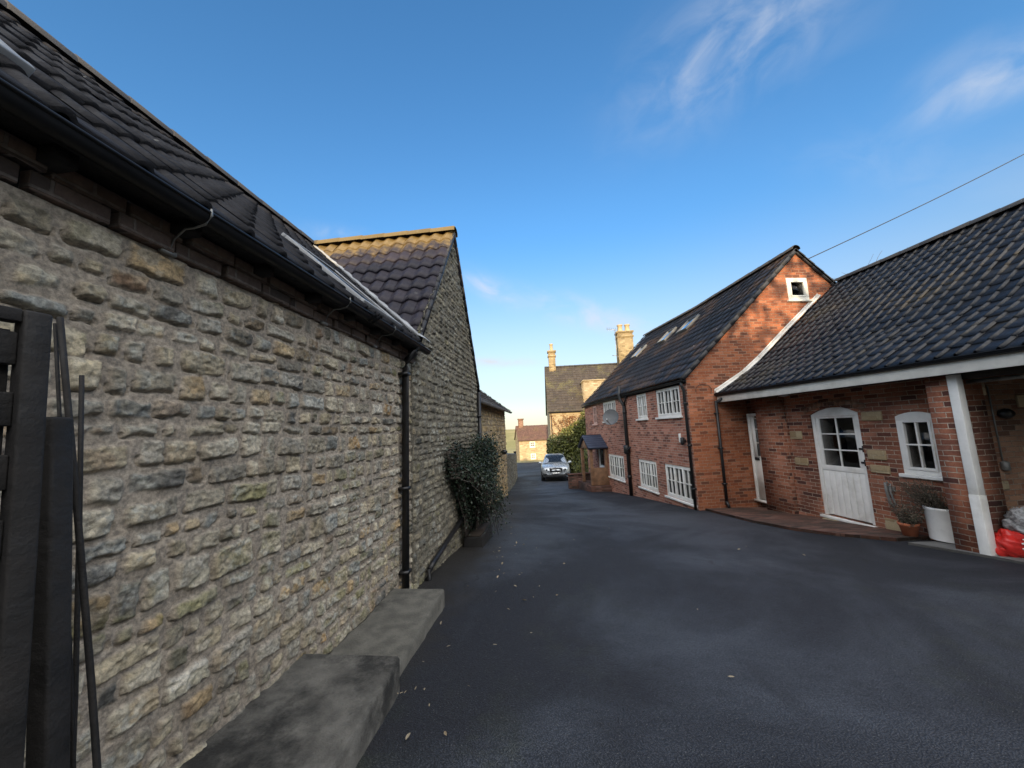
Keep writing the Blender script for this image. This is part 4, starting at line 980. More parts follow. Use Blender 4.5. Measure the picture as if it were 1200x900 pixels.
# window
sash_window(wing, (XW, 5.53, -.98), (0, -1, 0), .545, .94, 1, 2, 2, out=(-1, 0, 0), arch=.065, depth=.02, fw=.07, curtain=True, bar=.024)
# fascia, soffit, posts and rails
b = MB(); b.box((XFA, YW0, ZF0), (XFA+.025, YG-.003, ZF1)); b.build('fascia', MT['fascia_paint'], wing, bevel=.004)
b = MB(); b.box((XFA+.026, YW0, ZF1-.03), (11.5, YG-.01, ZF1)); b.box((XFA+.4, YW0, ZF1-.14), (XFA+.5, YG-.01, ZF1-.031)); b.build('soffit', MT['soffit_timber'], wing)
b = MB(); half_gutter(b, (XFA-.035, YW0, ZF1+.045), (XFA-.035, YG-.02, ZF1+.055), (-1, 0, 0), .05); b.build('gutter', MT['gutter_black'], wing)
b = MB(); b.box((XFA-.015, YW0, ZF1+.012), (XFA-.001, YG-.03, ZF1+.026)); b.build('drip_strip', MT['lead'], wing)
b = MB(); b.box((6.46, 4.30, -2.2), (6.57, 4.412, -1.10)); b.box((6.468, 4.307, -1.10), (6.57, 4.412, .50)); b.build('timber_post', MT['white_paint'], wing, bevel=.006)
b = MB(); b.box((6.66, YW0, .37), (6.74, 4.34, .42)); b.build('door_track', MT['steel'], wing)
b = MB(); b.box((6.56, YW0, .43), (6.70, 4.36, .55)); b.build('lintel', MT['soffit_timber'], wing)
b = MB(); b.tube([(7.40, 4.60, .35), (7.40, 4.60, -.72)], .010, 6); b.lathe([(.01, 0), (.045, .01), (.045, .12), (.01, .14)], (7.40, 4.585, -.86), 10); b.build('wall_conduit', MT['iron_grey'], wing)
b = MB(); b.lathe([(.02, 0), (.10, .01), (.11, .05), (.06, .10)], (0, 0, 0), 14, T=lambda v: np.stack([7.55+v[:, 0], 4.60-v[:, 2], -.06+v[:, 1]*.7], 1)); b.build('bulkhead_lamp', MT['black_plastic'], wing)
b = MB(); b.lathe([(.02, 0), (.10, .02), (.12, .07), (.11, .11)], (6.6, 7.25, .47), 14); b.build('soffit_lamp', MT['bulb_grey'], wing, smooth=True)
# roof: kicked at the eave
e0 = np.array([XFA-.05, YW0, ZF1+.06]); k1 = np.array([7.62, YW0, 1.58]); r1 = np.array([XWR, YW0, ZWR]); WL = YG-YW0
b = MB(); tiles(b, e0, (0, 1, 0), k1-e0, WL-.03, np.linalg.norm(k1-e0), .205, .255, amp=.032, lip=.013, prof='bold', nu=10, seed=81, jit=.009)
tiles(b, k1, (0, 1, 0), r1-k1, WL-.03, np.linalg.norm(r1-k1), .205, .262, amp=.032, lip=.013, prof='bold', nu=10, seed=82, jit=.009)
dn = np.array([0, 0, -.02]); b.prism([e0+dn, e0+dn+np.array([0, WL-.03, 0]), k1+dn+np.array([0, WL-.03, 0]), r1+dn+np.array([0, WL-.03, 0]), r1+dn, k1+dn][:0] or [e0+dn, k1+dn, r1+dn, (2*XWR-e0[0], YW0, e0[2]-.02), (2*XWR-e0[0], YW0, e0[2]-.08), (XWR, YW0, ZWR-.08), k1+dn*3, e0+dn*2], (0, WL-.03, 0))
rf = b.build('roof', MT['wing_tile'], wing, col=True)
b = MB(); ridge_tiles(b, (XWR, YW0, ZWR+.03), (XWR, YG-.02, ZWR+.03), .12, .42); b.build('ridge_tiles', MT['ridge_dark'], rf, smooth=True, col=True)
b = MB()     # white mortar fillet against the gable
pl = [e0*np.array([1, 0, 1])+np.array([0, YG, 0]), np.array([7.1, YG, 1.20]), np.array([7.62, YG, 1.60]), np.array([8.4, YG, 2.28]), np.array([9.68, YG, 3.36])]
for p0, p1 in zip(pl[:-1], pl[1:]):
    b.prism([p0+np.array([0, -.012, -.03]), p1+np.array([0, -.012, -.03]), p1+np.array([0, -.012, .13]), p0+np.array([0, -.012, .13])], (0, .009, 0))
    b.prism([p0+np.array([0, -.10, .045]), p1+np.array([0, -.10, .045]), p1+np.array([0, -.013, .10]), p0+np.array([0, -.013, .10])], (0, 0, -.03))
b.build('flashing', MT['fascia_paint'], wing)

# paving in front of the wing
def strip(name, matn, poly_in, poly_out, rise, ny=24):
    """raised strip between two polylines, following the ground"""
    t = np.linspace(0, 1, ny); f = lambda pl: np.stack([np.interp(t, np.linspace(0, 1, len(pl)), [p[k] for p in pl]) for k in (0, 1)], 1)
    a, c = f(poly_in), f(poly_out); k = np.linspace(0, 1, 8)[None, :, None]; XY = a[:, None]*(1-k)+c[:, None]*k
    Zt = ground_z(XY[..., 0], XY[..., 1])+rise; P = np.concatenate([XY, Zt[..., None]], -1); mb = MB(); mb.grid(P)
    for e in (P[:, -1], P[:, 0], P[0], P[-1]):
        lo = e.copy(); lo[:, 2] -= .4; mb.grid(np.stack([e, lo], 1)); mb.grid(np.stack([e, lo], 1), flip=True)
    o = mb.build(name, MT[matn]); bb = o.modifiers.new('bevel', 'BEVEL'); bb.width = .012; bb.segments = 2; bb.limit_method = 'ANGLE'; bb.angle_limit = R(50)
    return tag(o, kind='structure')
strip('brick_pavement', 'paver_brick', [(7.3, 9.0), (7.3, 5.35)], [(5.62, 8.98), (5.45, 7.2), (5.55, 6.3), (5.85, 5.75), (6.35, 5.30)], .055)
strip('concrete_apron', 'concrete_apron_mix', [(11.4, 5.1), (11.4, -3)], [(6.30, 5.1), (6.45, 4.3), (6.55, 3.0), (6.6, -3)], .035)

# ------------------------------------------------------------------ things by the wing
zf = gz(6.9, 5.0)+.06
pt = thing('half_round_planter', 'white half round pot of heather against the wing under the window', 'planter', (6.85, 5.02, zf))
b = MB(); n = 20; th = np.linspace(math.pi/2, 3*math.pi/2, n)
prof = [(.238, 0), (.238, .03), (.246, .43), (.252, .44), (.252, .47), (.235, .47), (.23, .40)]
P = np.stack([np.stack([6.98+r*1.05*np.cos(th), 5.03+r*np.sin(th), np.full(n, zf+z)], 1) for r, z in prof]); b.grid(P, flip=True)
b.add(np.vstack([P[0]]), [list(range(n))]); b.add(P[-1], [list(range(n))]); bk = np.stack([P[:, 0], P[:, -1]], 1); b.grid(bk)
b.build('pot', MT['glazed_white'], pt, smooth=False)
rg = np.random.default_rng(91); sm = MB(); pts_ = []
for k in range(90):
    a = rg.uniform(math.pi*.5, math.pi*1.5); r = .2*math.sqrt(rg.random()); p = np.array([6.97+r*math.cos(a), 5.03+r*math.sin(a), zf+.40])
    q = p+np.array([-.04-.25*rg.random()+.06, rg.normal()*.26+.12, .18+.30*rg.random()]); sm.tube([p, p*.5+q*.5+rg.normal(size=3)*.03, q], [.004, .003, .0015], 4)
    f = rg.random(46)[:, None]**.6; pts_.append(p+(q-p)*f+rg.normal(size=(46, 3))*.022)
sm.build('stems', MT['twig'], pt); lm = MB(); v, f, c = leaf_quads(np.vstack(pts_), .022, .4, rg=rg); lm.add(v, f, 0, c); lm.build('heather', MT['heather_leaf'], pt, col=True, uv=False)
zt_ = gz(6.75, 5.42)+.06
tp = thing('terracotta_pot', 'small terracotta pot of greenery left of the white planter', 'plant pot', (6.74, 5.40, zt_))
b = MB(); b.lathe([(.085, 0), (.115, .15), (.125, .155), (.13, .20), (.115, .20), (.108, .16)], (6.74, 5.40, zt_), 20); b.build('pot', MT['terracotta'], tp)
rg = np.random.default_rng(92); sm = MB(); pts_ = []
for k in range(50):
    p = np.array([6.74, 5.40, zt_+.17])+rg.normal(size=3)*np.array([.04, .04, 0]); q = p+np.array([rg.normal()*.09, rg.normal()*.11, .10+.27*rg.random()]); sm.tube([p, q], [.004, .002], 4)
    f = rg.random(45)[:, None]; pts_.append(p+(q-p)*f+rg.normal(size=(45, 3))*.022)
sm.build('stems', MT['twig'], tp); lm = MB(); v, f, c = leaf_quads(np.vstack(pts_), .026, .5, rg=rg); lm.add(v, f, 0, c); lm.build('foliage', MT['heather_leaf'], tp, col=True, uv=False)
hk = thing('iron_boot_scraper', 'grey iron fitting hanging on the bricks right of the stable door', 'wall fitting', (6.96, 5.77, -1.35))
b = MB(); b.tube([(6.97, 5.80, -1.16), (6.93, 5.80, -1.16), (6.92, 5.79, -1.3), (6.93, 5.77, -1.5), (6.97, 5.75, -1.55)], .022, 8); b.tube([(6.95, 5.74, -1.17), (6.92, 5.73, -1.3), (6.95, 5.71, -1.52)], .016, 8)
b.box((6.965, 5.70, -1.30), (6.999, 5.83, -1.22)); b.build('fitting', MT['iron_grey'], hk, bevel=.004)

def blob(c, r, seed, noise=.25, n=26, m=18, sq=(1, 1, 1), flat=None, freq=3.0):
    th = np.linspace(0, 2*math.pi, n); ph = np.linspace(.001, math.pi-.001, m); T_, P_ = np.meshgrid(th, ph, indexing='ij')
    d = np.stack([np.cos(T_)*np.sin(P_), np.sin(T_)*np.sin(P_), np.cos(P_)], -1)
    q = d*freq+seed; k = 1+noise*(fbm(q[..., 0]+q[..., 2]*1.7, q[..., 1]-q[..., 2]*.9, seed, 3)-.5)*2
    k[-1] = k[0]
    V = d*k[..., None]*r*np.array(sq)+np.array(c)
    if flat is not None: V[..., 2] = np.maximum(V[..., 2], flat)
    return V
zc = gz(6.9, 4.35)+.036
rb = thing('red_compost_bag', 'red plastic sack with white print slumped on the bay floor', 'bag', (6.75, 4.27, zc))
b = MB(); b.grid(blob((6.75, 4.27, zc+.13), .22, 5, .35, 40, 26, (.95, .62, .85), zc+.002)); b.build('sack', MT['red_plastic'], rb, smooth=True)
for k, (x, z) in enumerate(((6.63, .20), (6.69, .17), (6.66, .13), (6.75, .11), (6.72, .23))):
    b = MB(); b.box((x, 4.27-.175+.01*k, zc+z), (x+.055, 4.27-.16+.01*k, zc+z+.018)); b.build('print_patch', MT['print_white'], rb)
cb = thing('clear_plastic_bag', 'clear crumpled plastic bag stuffed on top beside the red sack', 'bag', (7.0, 4.22, zc))
b = MB(); b.grid(blob((7.0, 4.24, zc+.36), .24, 8, .35, 40, 28, (.85, .7, .95), zc+.12, 4.0)); b.build('film', MT['clear_film'], cb, smooth=True)
b = MB(); b.grid(blob((7.0, 4.25, zc+.33), .16, 9, .5, 26, 18, (.9, .6, .95), zc+.14, 4.0)); b.build('contents', MT['iron_grey'], cb, smooth=True)
cr = thing('black_crate', 'black plastic crate with a pale rim against the bay wall', 'crate', (7.25, 4.54, zc))
b = MB(); b.box((7.03, 4.46, zc+.0), (7.50, 4.60, zc+.36)); b.build('tub', MT['black_plastic'], cr, bevel=.01)
b = MB(); b.box((7.022, 4.452, zc+.361), (7.51, 4.612, zc+.385)); b.build('rim', MT['print_white'], cr, bevel=.004)

# ------------------------------------------------------------------ parked car
def build_car():
    cx, cy, yaw = 4.76, 23.0, R(-10.5); z0 = gz(cx, cy+1.2)+.0
    root = thing('parked_car', 'silver estate car with dark mesh grille parked facing up the lane', 'car', (cx, cy, z0))
    pitch = math.atan2(gz(cx, cy+4)-gz(cx, cy+.8), 3.2)
    def T(v):
        v = np.asarray(v, float); x, y, z = v[..., 0], v[..., 1], v[..., 2]
        y2 = y*math.cos(pitch)-z*math.sin(pitch); z2 = y*math.sin(pitch)+z*math.cos(pitch); y3 = y2-1.2
        return np.stack([cx+x*math.cos(yaw)-y2*math.sin(yaw), cy+x*math.sin(yaw)+y2*math.cos(yaw), z0+z2-1.2*math.sin(pitch)], -1)
    # body: rings across x at stations along y
    st = [(0.0, .62, .40, .55, .66), (.05, .74, .30, .52, .80), (.22, .84, .26, .50, .93), (.55, .91, .24, .56, 1.00), (1.15, .94, .22, .70, 1.08), (2.2, .945, .22, .75, 1.10),
          (3.4, .945, .22, .75, 1.12), (4.2, .92, .25, .75, 1.14), (4.55, .82, .32, .70, 1.10), (4.62, .70, .45, .70, 1.0)]
    rings = []
    for (y, w, zb, zm, zt) in st:
        sh = min(.10, .14*(zt-zm)+.03)
        pr = [(-w*.86, zb), (-w*.97, zb+.10), (-w, zm), (-w*.985, zt-sh*1.1), (-w*.93, zt-sh*.35), (-w*.78, zt), (-w*.4, zt+.030), (0, zt+.038)]
        pr = pr+[(-x, z) for x, z in pr[-2::-1]]
        rings.append([(x, y+(.05*(abs(x)/w)**2 if y < .3 else 0)*2.2, z) for x, z in pr])
    mb = MB(); P = np.array(rings); mb.grid(T(P), flip=True); k = P.shape[1]
    mb.add(T(P[0]), [list(range(k))]); mb.add(T(P[-1]), [list(range(k))[::-1]]); 
    o = mb.build('body', MT['car_silver'], root, smooth=True); sb = o.modifiers.new('sub', 'SUBSURF'); sb.levels = sb.render_levels = 2
    # cabin
    cs = [(1.08, .80, 1.09, .72, 1.10), (1.32, .82, 1.10, .70, 1.28), (1.82, .83, 1.11, .63, 1.58), (2.1, .83, 1.11, .62, 1.635), (3.0, .83, 1.12, .62, 1.65), (3.7, .82, 1.13, .60, 1.62), (4.3, .78, 1.14, .58, 1.30), (4.45, .76, 1.12, .60, 1.13)]
    R_ = []
    for (y, wb, zb, wt, zt) in cs: R_.append([(-wb, y, zb-.06), (-wb, y, zb), (-(wb*.45+wt*.55), y, zb*.45+zt*.55), (-wt, y, zt-.012), (-wt*.86, y, zt+.018), (0, y, zt+.035), (wt*.86, y, zt+.018), (wt, y, zt-.012), (wb*.45+wt*.55, y, zb*.45+zt*.55), (wb, y, zb), (wb, y, zb-.06)])
    mb = MB(); mb.grid(T(np.array(R_)), flip=True); o = mb.build('cabin', MT['car_silver'], root, smooth=True); sb = o.modifiers.new('sub', 'SUBSURF'); sb.levels = sb.render_levels = 1
    # windscreen, set just proud of the cabin
    mb = MB(); n = 9; rows_ = []
    for f in np.linspace(.0, 1, 6):
        y = 1.14+(1.83-1.14)*f; z = 1.135+(1.60-1.135)*f; w = .72+(.585-.72)*f
        x = np.linspace(-w, w, n); rows_.append(np.stack([x, y-.045+.05*(x/w)**2, z+.028-.03*(x/w)**2], 1))
    mb.grid(T(np.array(rows_)), flip=True); mb.build('windscreen', MT['car_glass'], root, smooth=True)
    for sg in (-1, 1):
        mb = MB(); mb.add(T(np.array([(sg*.835, 1.55, 1.14), (sg*.845, 3.9, 1.16), (sg*.69, 3.55, 1.55), (sg*.70, 1.98, 1.54)])), [[0, 1, 2, 3], [3, 2, 1, 0]]); mb.build('side_window', MT['car_glass'], root)
        mb = MB(); mb.grid(T(blob((sg*.985, 1.42, 1.12), .12, 3, .02, 14, 10, (1, .65, .72)))); mb.tube(T(np.array([(sg*.84, 1.42, 1.08), (sg*.93, 1.42, 1.10)])), .025, 6); mb.build('wing_mirror', MT['car_silver'], root, smooth=True)
        mb = MB(); hp = np.array([(sg*.42, .10, .70), (sg*.66, .16, .66), (sg*.80, .30, .72), (sg*.84, .52, .88), (sg*.70, .36, .88), (sg*.50, .20, .82)]); hp[:, 1] -= .045
        mb.prism(T(hp), (T(np.array([0, .08, 0]))-T(np.zeros(3))))
        hl = mb.build('headlight', MT['lamp_glass'], root, bevel=.01)
        mb = MB(); mb.lathe([(.005, 0), (.05, .0), (.055, .03)], (0, 0, 0), 12, T=lambda v: T(np.stack([sg*.58+v[:, 0], .068-v[:, 2]*.3, .745+v[:, 1]], 1))); mb.build('lamp_lens', MT['car_trim'], hl)
        mb = MB(); mb.box((sg*.70-.12, .06, .40), (sg*.70+.12, .14, .52), T); mb.build('fog_light_recess', MT['car_trim'], root, bevel=.02)
        mb = MB(); mb.tube(T(np.array([(sg*.63, 1.9, 1.66), (sg*.64, 2.1, 1.70), (sg*.64, 3.4, 1.71), (sg*.63, 3.6, 1.67)])), .018, 6); mb.build('roof_rail', MT['steel'], root)
        for wy in (.92, 3.72):
            WT_ = lambda v: T(np.stack([sg*(.83-.11)+sg*v[:, 2], wy+v[:, 0], .355+v[:, 1]], 1))
            mb = MB(); mb.lathe([(.20, -.02), (.33, -.02), (.36, .02), (.36, .20), (.33, .235), (.23, .235), (.22, .22)], (0, 0, 0), 22, T=WT_); wh = thing_part('wheel', mb, 'tyre', root)
            mb = MB(); mb.lathe([(.02, .205), (.22, .19), (.225, .215), (.20, .222), (.06, .215), (.02, .222)], (0, 0, 0), 20, T=WT_); mb.build('rim', MT['steel'], wh)
    mb = MB(); mb.prism(T(np.array([(-.36, .03, .60), (.36, .03, .60), (.42, .055, .83), (.20, .02, .86), (-.20, .02, .86), (-.42, .055, .83)])), T(np.array([0, .06, 0]))-T(np.zeros(3)))
    gr = mb.build('grille', MT['car_trim'], root)
    mb = MB(); mb.prism(T(np.array([(-.33, .012, .80), (-.27, .012, .83), (.33, .012, .64), (.27, .012, .61)])), T(np.array([0, .018, 0]))-T(np.zeros(3))); mb.lathe([(.02, 0), (.065, 0), (.065, .02)], (0, 0, 0), 14, T=lambda v: T(np.stack([v[:, 0], .006+v[:, 2], .72+v[:, 1]], 1))); mb.build('slash_badge', MT['steel'], gr)
    mb = MB(); mb.box((-.62, .035, .30), (.62, .12, .385), T); mb.box((-.45, .028, .386), (.45, .10, .44), T); mb.build('lower_bumper', MT['car_trim'], root, bevel=.015)
    mb = MB(); mb.box((-.26, .0, .46), (.26, .028, .57), T); pl_ = mb.build('number_plate', MT['plate_white'], root)
    mb = MB(); mb.box((-.25, -.004, .47), (-.215, .001, .56), T); mb.build('plate_flash', MT['slate'], pl_, col=True)
    mb = MB(); mb.tube(T(np.array([(-.55, 1.14, 1.135), (-.1, 1.22, 1.17)])), .010, 5); mb.tube(T(np.array([(.1, 1.13, 1.14), (.55, 1.20, 1.16)])), .010, 5); mb.build('wipers', MT['car_trim'], root)
    mb = MB(); mb.box((-.86, .35, .26), (.86, 4.2, .40), T); mb.build('underbody', MT['car_trim'], root)
    for sg in (-.38, .38):
        mb = MB(); mb.box((sg-.24, 2.25, .9), (sg+.24, 2.40, 1.32), T); mb.box((sg-.12, 2.28, 1.32), (sg+.12, 2.38, 1.50), T); mb.build('seat', MT['car_trim'], root, bevel=.04)
def thing_part(name, mb, m, root): return mb.build(name, MT[m], root)
build_car()

# ------------------------------------------------------------------ far stone house with ivy
FH = np.array([5.95, 30.0]); th_ = R(-9.0); fu = np.array([math.cos(th_), math.sin(th_)]); fv = np.array([-math.sin(th_), math.cos(th_)])
def FT(v):
    v = np.asarray(v, float); return np.concatenate([FH+v[..., :1]*fu+v[..., 1:2]*fv, v[..., 2:3]], -1)
fh = thing('stone_house', 'golden stone house with brown tiled roof and two tall chimneys behind the brick house', 'house', tuple(FT(np.array([4, 3, -3.6]))))
FW_, FD, FZE, FZR = 9.0, 7.0, 1.42, 5.75
b = MB(); outer = [(0, 0, -4.5), (FW_, 0, -4.5), (FW_, 0, FZE), (0, 0, FZE)]; hl_ = [(5.0, 0, -.6), (6.2, 0, -.6), (6.2, 0, .7), (5.0, 0, .7)]
wall_poly(b, [tuple(FT(np.array(p, float))) for p in outer], [[tuple(FT(np.array(p, float))) for p in hl_]], -np.append(fv, 0))
for x in (0, FW_): b.poly([tuple(FT(np.array(p, float))) for p in ((x, 0, -4.5), (x, FD, -4.5), (x, FD, FZE), (x, FD/2, FZR-.05), (x, 0, FZE))])
b.box((.1, 1, -4.5), (FW_-.1, FD-.1, .5), FT)
b.build('wall', MT['gold_stone'], fh)
sash_window(fh, FT(np.array([5.0, 0, -.6])), np.append(fu, 0), 1.2, 1.3, 2, 2, 3, out=-np.append(fv, 0))
b = MB(); o0 = FT(np.array([-.12, -.2, FZE-.05])); o1 = FT(np.array([-.12, FD/2, FZR])); vv = o1-o0
tiles(b, o0, np.append(fu, 0), vv, FW_+.24, np.linalg.norm(vv), .26, .30, amp=.02, lip=.03, prof='pantile', nu=4, seed=101, jit=.012)
b.prism([o0-np.array([0, 0, .02]), FT(np.array([FW_+.12, -.2, FZE-.07])), FT(np.array([FW_+.12, FD/2, FZR-.02])), o1-np.array([0, 0, .02])], (0, 0, -.08))
b.prism([o1, FT(np.array([FW_+.12, FD/2, FZR])), FT(np.array([FW_+.12, FD+.2, FZE])), FT(np.array([-.12, FD+.2, FZE]))], (0, 0, -.08))
rf = b.build('roof', MT['old_tile'], fh, col=True)
b = MB(); ridge_tiles(b, FT(np.array([-.1, FD/2, FZR+.02])), FT(np.array([FW_+.1, FD/2, FZR+.02])), .14, .45); b.build('ridge_tiles', MT['ridge_dark'], rf, col=True)
def chimney(x, y, w, d, zb, zt, npots, pr, matn='chimney_stone', poth=.7, potm='buff_pot'):
    mb = MB(); mb.box((x-w/2, y-d/2, zb), (x+w/2, y+d/2, zt), FT); mb.box((x-w/2-.07, y-d/2-.07, zt-.55), (x+w/2+.07, y+d/2+.07, zt-.40), FT); mb.box((x-w/2-.09, y-d/2-.09, zt-.12), (x+w/2+.09, y+d/2+.09, zt+.04), FT)
    ch = mb.build('chimney', MT[matn], fh)
    for k in range(npots):
        xx = x+(k-(npots-1)/2)*w*.5
        mb = MB(); mb.lathe([(pr*1.15, 0), (pr*.95, .08), (pr*.85, poth-.12), (pr*1.12, poth-.08), (pr*1.1, poth), (pr*.8, poth), (pr*.75, poth-.2)], FT(np.array([xx, y, zt+.03])), 14); mb.build('chimney_pot', MT[potm], ch)
chimney(.62, FD/2-.1, .62, .62, 4.4, 7.25, 1, .17)
chimney(7.45, FD/2-.3, 1.35, .9, 4.6, 8.65, 2, .24)
b = MB(); b.box((2.95, -.35, FZE-.9), (6.4, 3.2, 3.82), FT); b.build('extension', MT['gold_stone'], fh)
b = MB(); b.box((2.88, -.42, 3.821), (6.5, 3.3, 3.90), FT); b.build('extension_coping', MT['ashlar'], fh)
b = MB(); half_gutter(b, FT(np.array([-.1, -.26, FZE-.08])), FT(np.array([2.9, -.26, FZE-.08])), -np.append(fv, 0), .06); b.tube([FT(np.array([.1, -.06, FZE-.1])), FT(np.array([.1, -.06, -4]))], .04, 6); b.build('gutter', MT['pipe_black'], fh)
an = thing('tv_aerial', 'spindly television aerial on a mast beside the two pot chimney', 'aerial', tuple(FT(np.array([6.62, 3.1, 6.0]))))
b = MB(); q = lambda x, z, y=3.1: FT(np.array([x, y, z])); b.tube([q(6.62, 5.6), q(6.62, 9.0)], .03, 6); b.tube([q(6.62, 6.35), q(6.85, 6.35)], .03, 5); b.tube([q(6.2, 6.5), q(6.75, 6.45)], .03, 5)
b.build('mast', MT['steel'], an)
b = MB(); b.tube([q(5.85, 9.05), q(7.2, 8.85)], .022, 5)
for k in range(7): x = 5.95+k*.19; b.tube([q(x, 8.85-k*.03, 2.95), q(x, 9.25-k*.03, 3.25)], .014, 4)
b.build('elements', MT['steel'], an)
pc = np.array([q(6.25, 6.48), q(4.5, 5.9), q(2.5, 5.85)]); 
rc = thing('rear_chimney', 'pale chimney with tall pot peeping over the brick house roof', 'chimney', (18.7, 39.5, 8))
b = MB(); b.box((18.3, 39, -4), (19.6, 40.2, 8.3)); b.box((18.2, 38.9, 8.0), (19.7, 40.3, 8.2)); b.build('stack', MT['gold_stone'], rc)
b = MB(); b.lathe([(.3, 0), (.22, .1), (.2, .8), (.27, .85), (.26, .95)], (18.75, 39.6, 8.3), 12); b.build('chimney_pot', MT['buff_pot'], rc)

def crown(name, label, base, clumps, nleaf, lsize, leafm, seed, cat='bush', group=None, trunk=None):
    rg = np.random.default_rng(seed); t0 = thing(name, label, cat, tuple(base), group); P_ = []
    sm = MB()
    for (c, r) in clumps:
        n = int(nleaf*(r[0]*r[1]*r[2])**.66); d = rg.normal(size=(n, 3)); d /= np.linalg.norm(d, axis=1)[:, None]; k = rg.random(n)**.28
        k *= .78+.44*fbm(d[:, 0]*2.2+d[:, 2]+seed, d[:, 1]*2.2+seed, seed, 3)
        P_.append(np.array(c)+d*np.array(r)*k[:, None]); sm.tube([np.array(base), np.array(base)*.4+np.array(c)*.6+rg.normal(size=3)*.1, np.array(c)], [.07, .045, .015], 5)
    sm.build('trunk' if cat == 'tree' else 'stems', MT['bark'], t0); lm = MB(); v, f, c = leaf_quads(np.vstack(P_), lsize, .7, rg=rg); lm.add(v, f, 0, c); lm.build('crown' if cat == 'tree' else 'foliage', MT[leafm], t0, col=True, uv=False)
    return t0
zi = gz(6.6, 27)
crown('ivy_bush', 'big yellow green ivy bush behind the parked car', (6.7, 27.2, zi), [((5.9, 27.2, zi+2.1), (1.0, .9, 1.0)), ((7.0, 27.0, zi+2.6), (1.1, 1.0, 1.1)), ((6.6, 27, zi+1.2), (1.5, 1.1, 1.2)), ((7.9, 26.8, zi+1.7), (1.1, 1.0, 1.6)), ((7.6, 27, zi+3.2), (.7, .6, .9)), ((5.7, 27.4, zi+1.3), (.7, .8, .8)), ((8.0, 27, zi+3.9), (.45, .4, .9))], 1900, .15, 'ivy_leaf', 111)
t0 = thing('climbing_vine', 'half bare rusty vine climbing the golden stone wall above the ivy', 'climber', tuple(FT(np.array([1.5, -.1, -3.5])))); sm = MB(); rg = np.random.default_rng(112); P_ = []
for k in range(26):
    p = np.array([1.6+rg.normal()*.5, -.06, -2.2]); pts_ = [p]
    for j in range(9): p = p+np.array([rg.normal()*.20, 0, .30+.08*rg.random()]); p[2] = min(p[2], FZE-.15-.3*rg.random()); p[0] = min(max(p[0], .15), 2.85); pts_.append(p+np.array([0, -.02*rg.random(), 0]))
    C = FT(np.array(pts_)); sm.tube(C, np.linspace(.022, .007, len(C)), 4)
    for j in range(4, 10): P_.append(C[j]+rg.normal(size=(9, 3))*.09)
sm.build('stems', MT['twig'], t0); lm = MB(); v, f, c = leaf_quads(np.vstack(P_), .10, .8, rg=rg); lm.add(v, f, 0, c); lm.build('foliage', MT['vine_leaf'], t0, col=True, uv=False)
crown('garden_bush', 'loose brown green bush between the ivy and the porch', (6.3, 21.4, gz(6.3, 21.4)), [((6.2, 21.5, -2.2), (.7, .8, .7)), ((6.7, 21.2, -1.5), (.6, .7, .9)), ((5.9, 20.9, -2.6), (.4, .5, .5))], 1500, .10, 'ivy_leaf', 113)

# ------------------------------------------------------------------ far cottage across the road
ct = thing('stone_cottage', 'far golden stone cottage with red tiled roof and one chimney', 'cottage', (11, 67, -5.4))
CY = 65.0; CX0, CX1, CE, CR = 7.1, 16.5, -1.8, .72
CFX = lambda x, z: (x, CY, z)
b = MB(); wins = [(9.0, 9.95, -3.15, -2.15), (9.1, 10.0, -5.2, -4.25), (12.6, 13.6, -3.15, -2.15), (12.6, 13.6, -5.2, -4.25)]
wall_poly(b, [CFX(CX0, -7), CFX(CX1, -7), CFX(CX1, CE), CFX(CX0, CE)], [rect(CFX, a, c, z0, z1) for a, c, z0, z1 in wins], (0, -1, 0))
for x in (CX0, CX1): b.poly([(x, CY, -7), (x, CY+6.5, -7), (x, CY+6.5, CE), (x, CY+3.25, CR), (x, CY, CE)])
b.box((CX0+.1, CY+1, -7), (CX1-.1, CY+6.4, CE-.3)); b.build('wall', MT['gold_stone'], ct)
for a, c, z0, z1 in wins: sash_window(ct, (a, CY, z0), (1, 0, 0), c-a, z1-z0, 2, 2, 2, out=(0, -1, 0), fw=.10, bar=.05, curtain=False)
b = MB(); o0 = np.array([CX0-.2, CY-.25, CE-.1]); vv = np.array([CX0-.2, CY+3.25, CR+.02])-o0; tiles(b, o0, (1, 0, 0), vv, CX1-CX0+.4, np.linalg.norm(vv), .32, .34, amp=.05, lip=.04, prof='pantile', nu=4, seed=121, jit=.02)
b.prism([o0-np.array([0, 0, .02]), o0+np.array([CX1-CX0+.4, 0, -.02]), np.array([CX1+.2, CY+3.25, CR]), np.array([CX0-.2, CY+3.25, CR])], (0, 0, -.1))
b.prism([(CX0-.2, CY+3.25, CR), (CX1+.2, CY+3.25, CR), (CX1+.2, CY+6.75, CE), (CX0-.2, CY+6.75, CE)], (0, 0, -.1)); b.build('roof', MT['red_tile'], ct, col=True)
b = MB(); b.box((7.45, CY+2.7, -.6), (8.35, CY+3.6, 1.9)); b.box((7.35, CY+2.6, 1.9), (8.45, CY+3.7, 2.1)); b.build('chimney', MT['bay_brick'], ct)
fw_ = thing('roadside_wall', 'low dark stone wall along the road in front of the far cottage', 'wall', (10, 60, -5.3))
b = MB(); F2 = lambda s, w, z: np.stack([4+s, 59-w, z], -1); stone_wall_mesh(b, 0, 15, lambda s: s*0-7, lambda s: s*0-5.05+.12*(fbm(s*2, s*0, 8)-.5)-(s-4)*.01, .10, 131, frame=F2, tone='grey', rowh=(.15, .3), wid=(.3, .6))
b.box((4, 59.02, -7), (19, 59.4, -5.12)); b.build('wall', MT['rubble_stone'], fw_, col=True, uv=False)

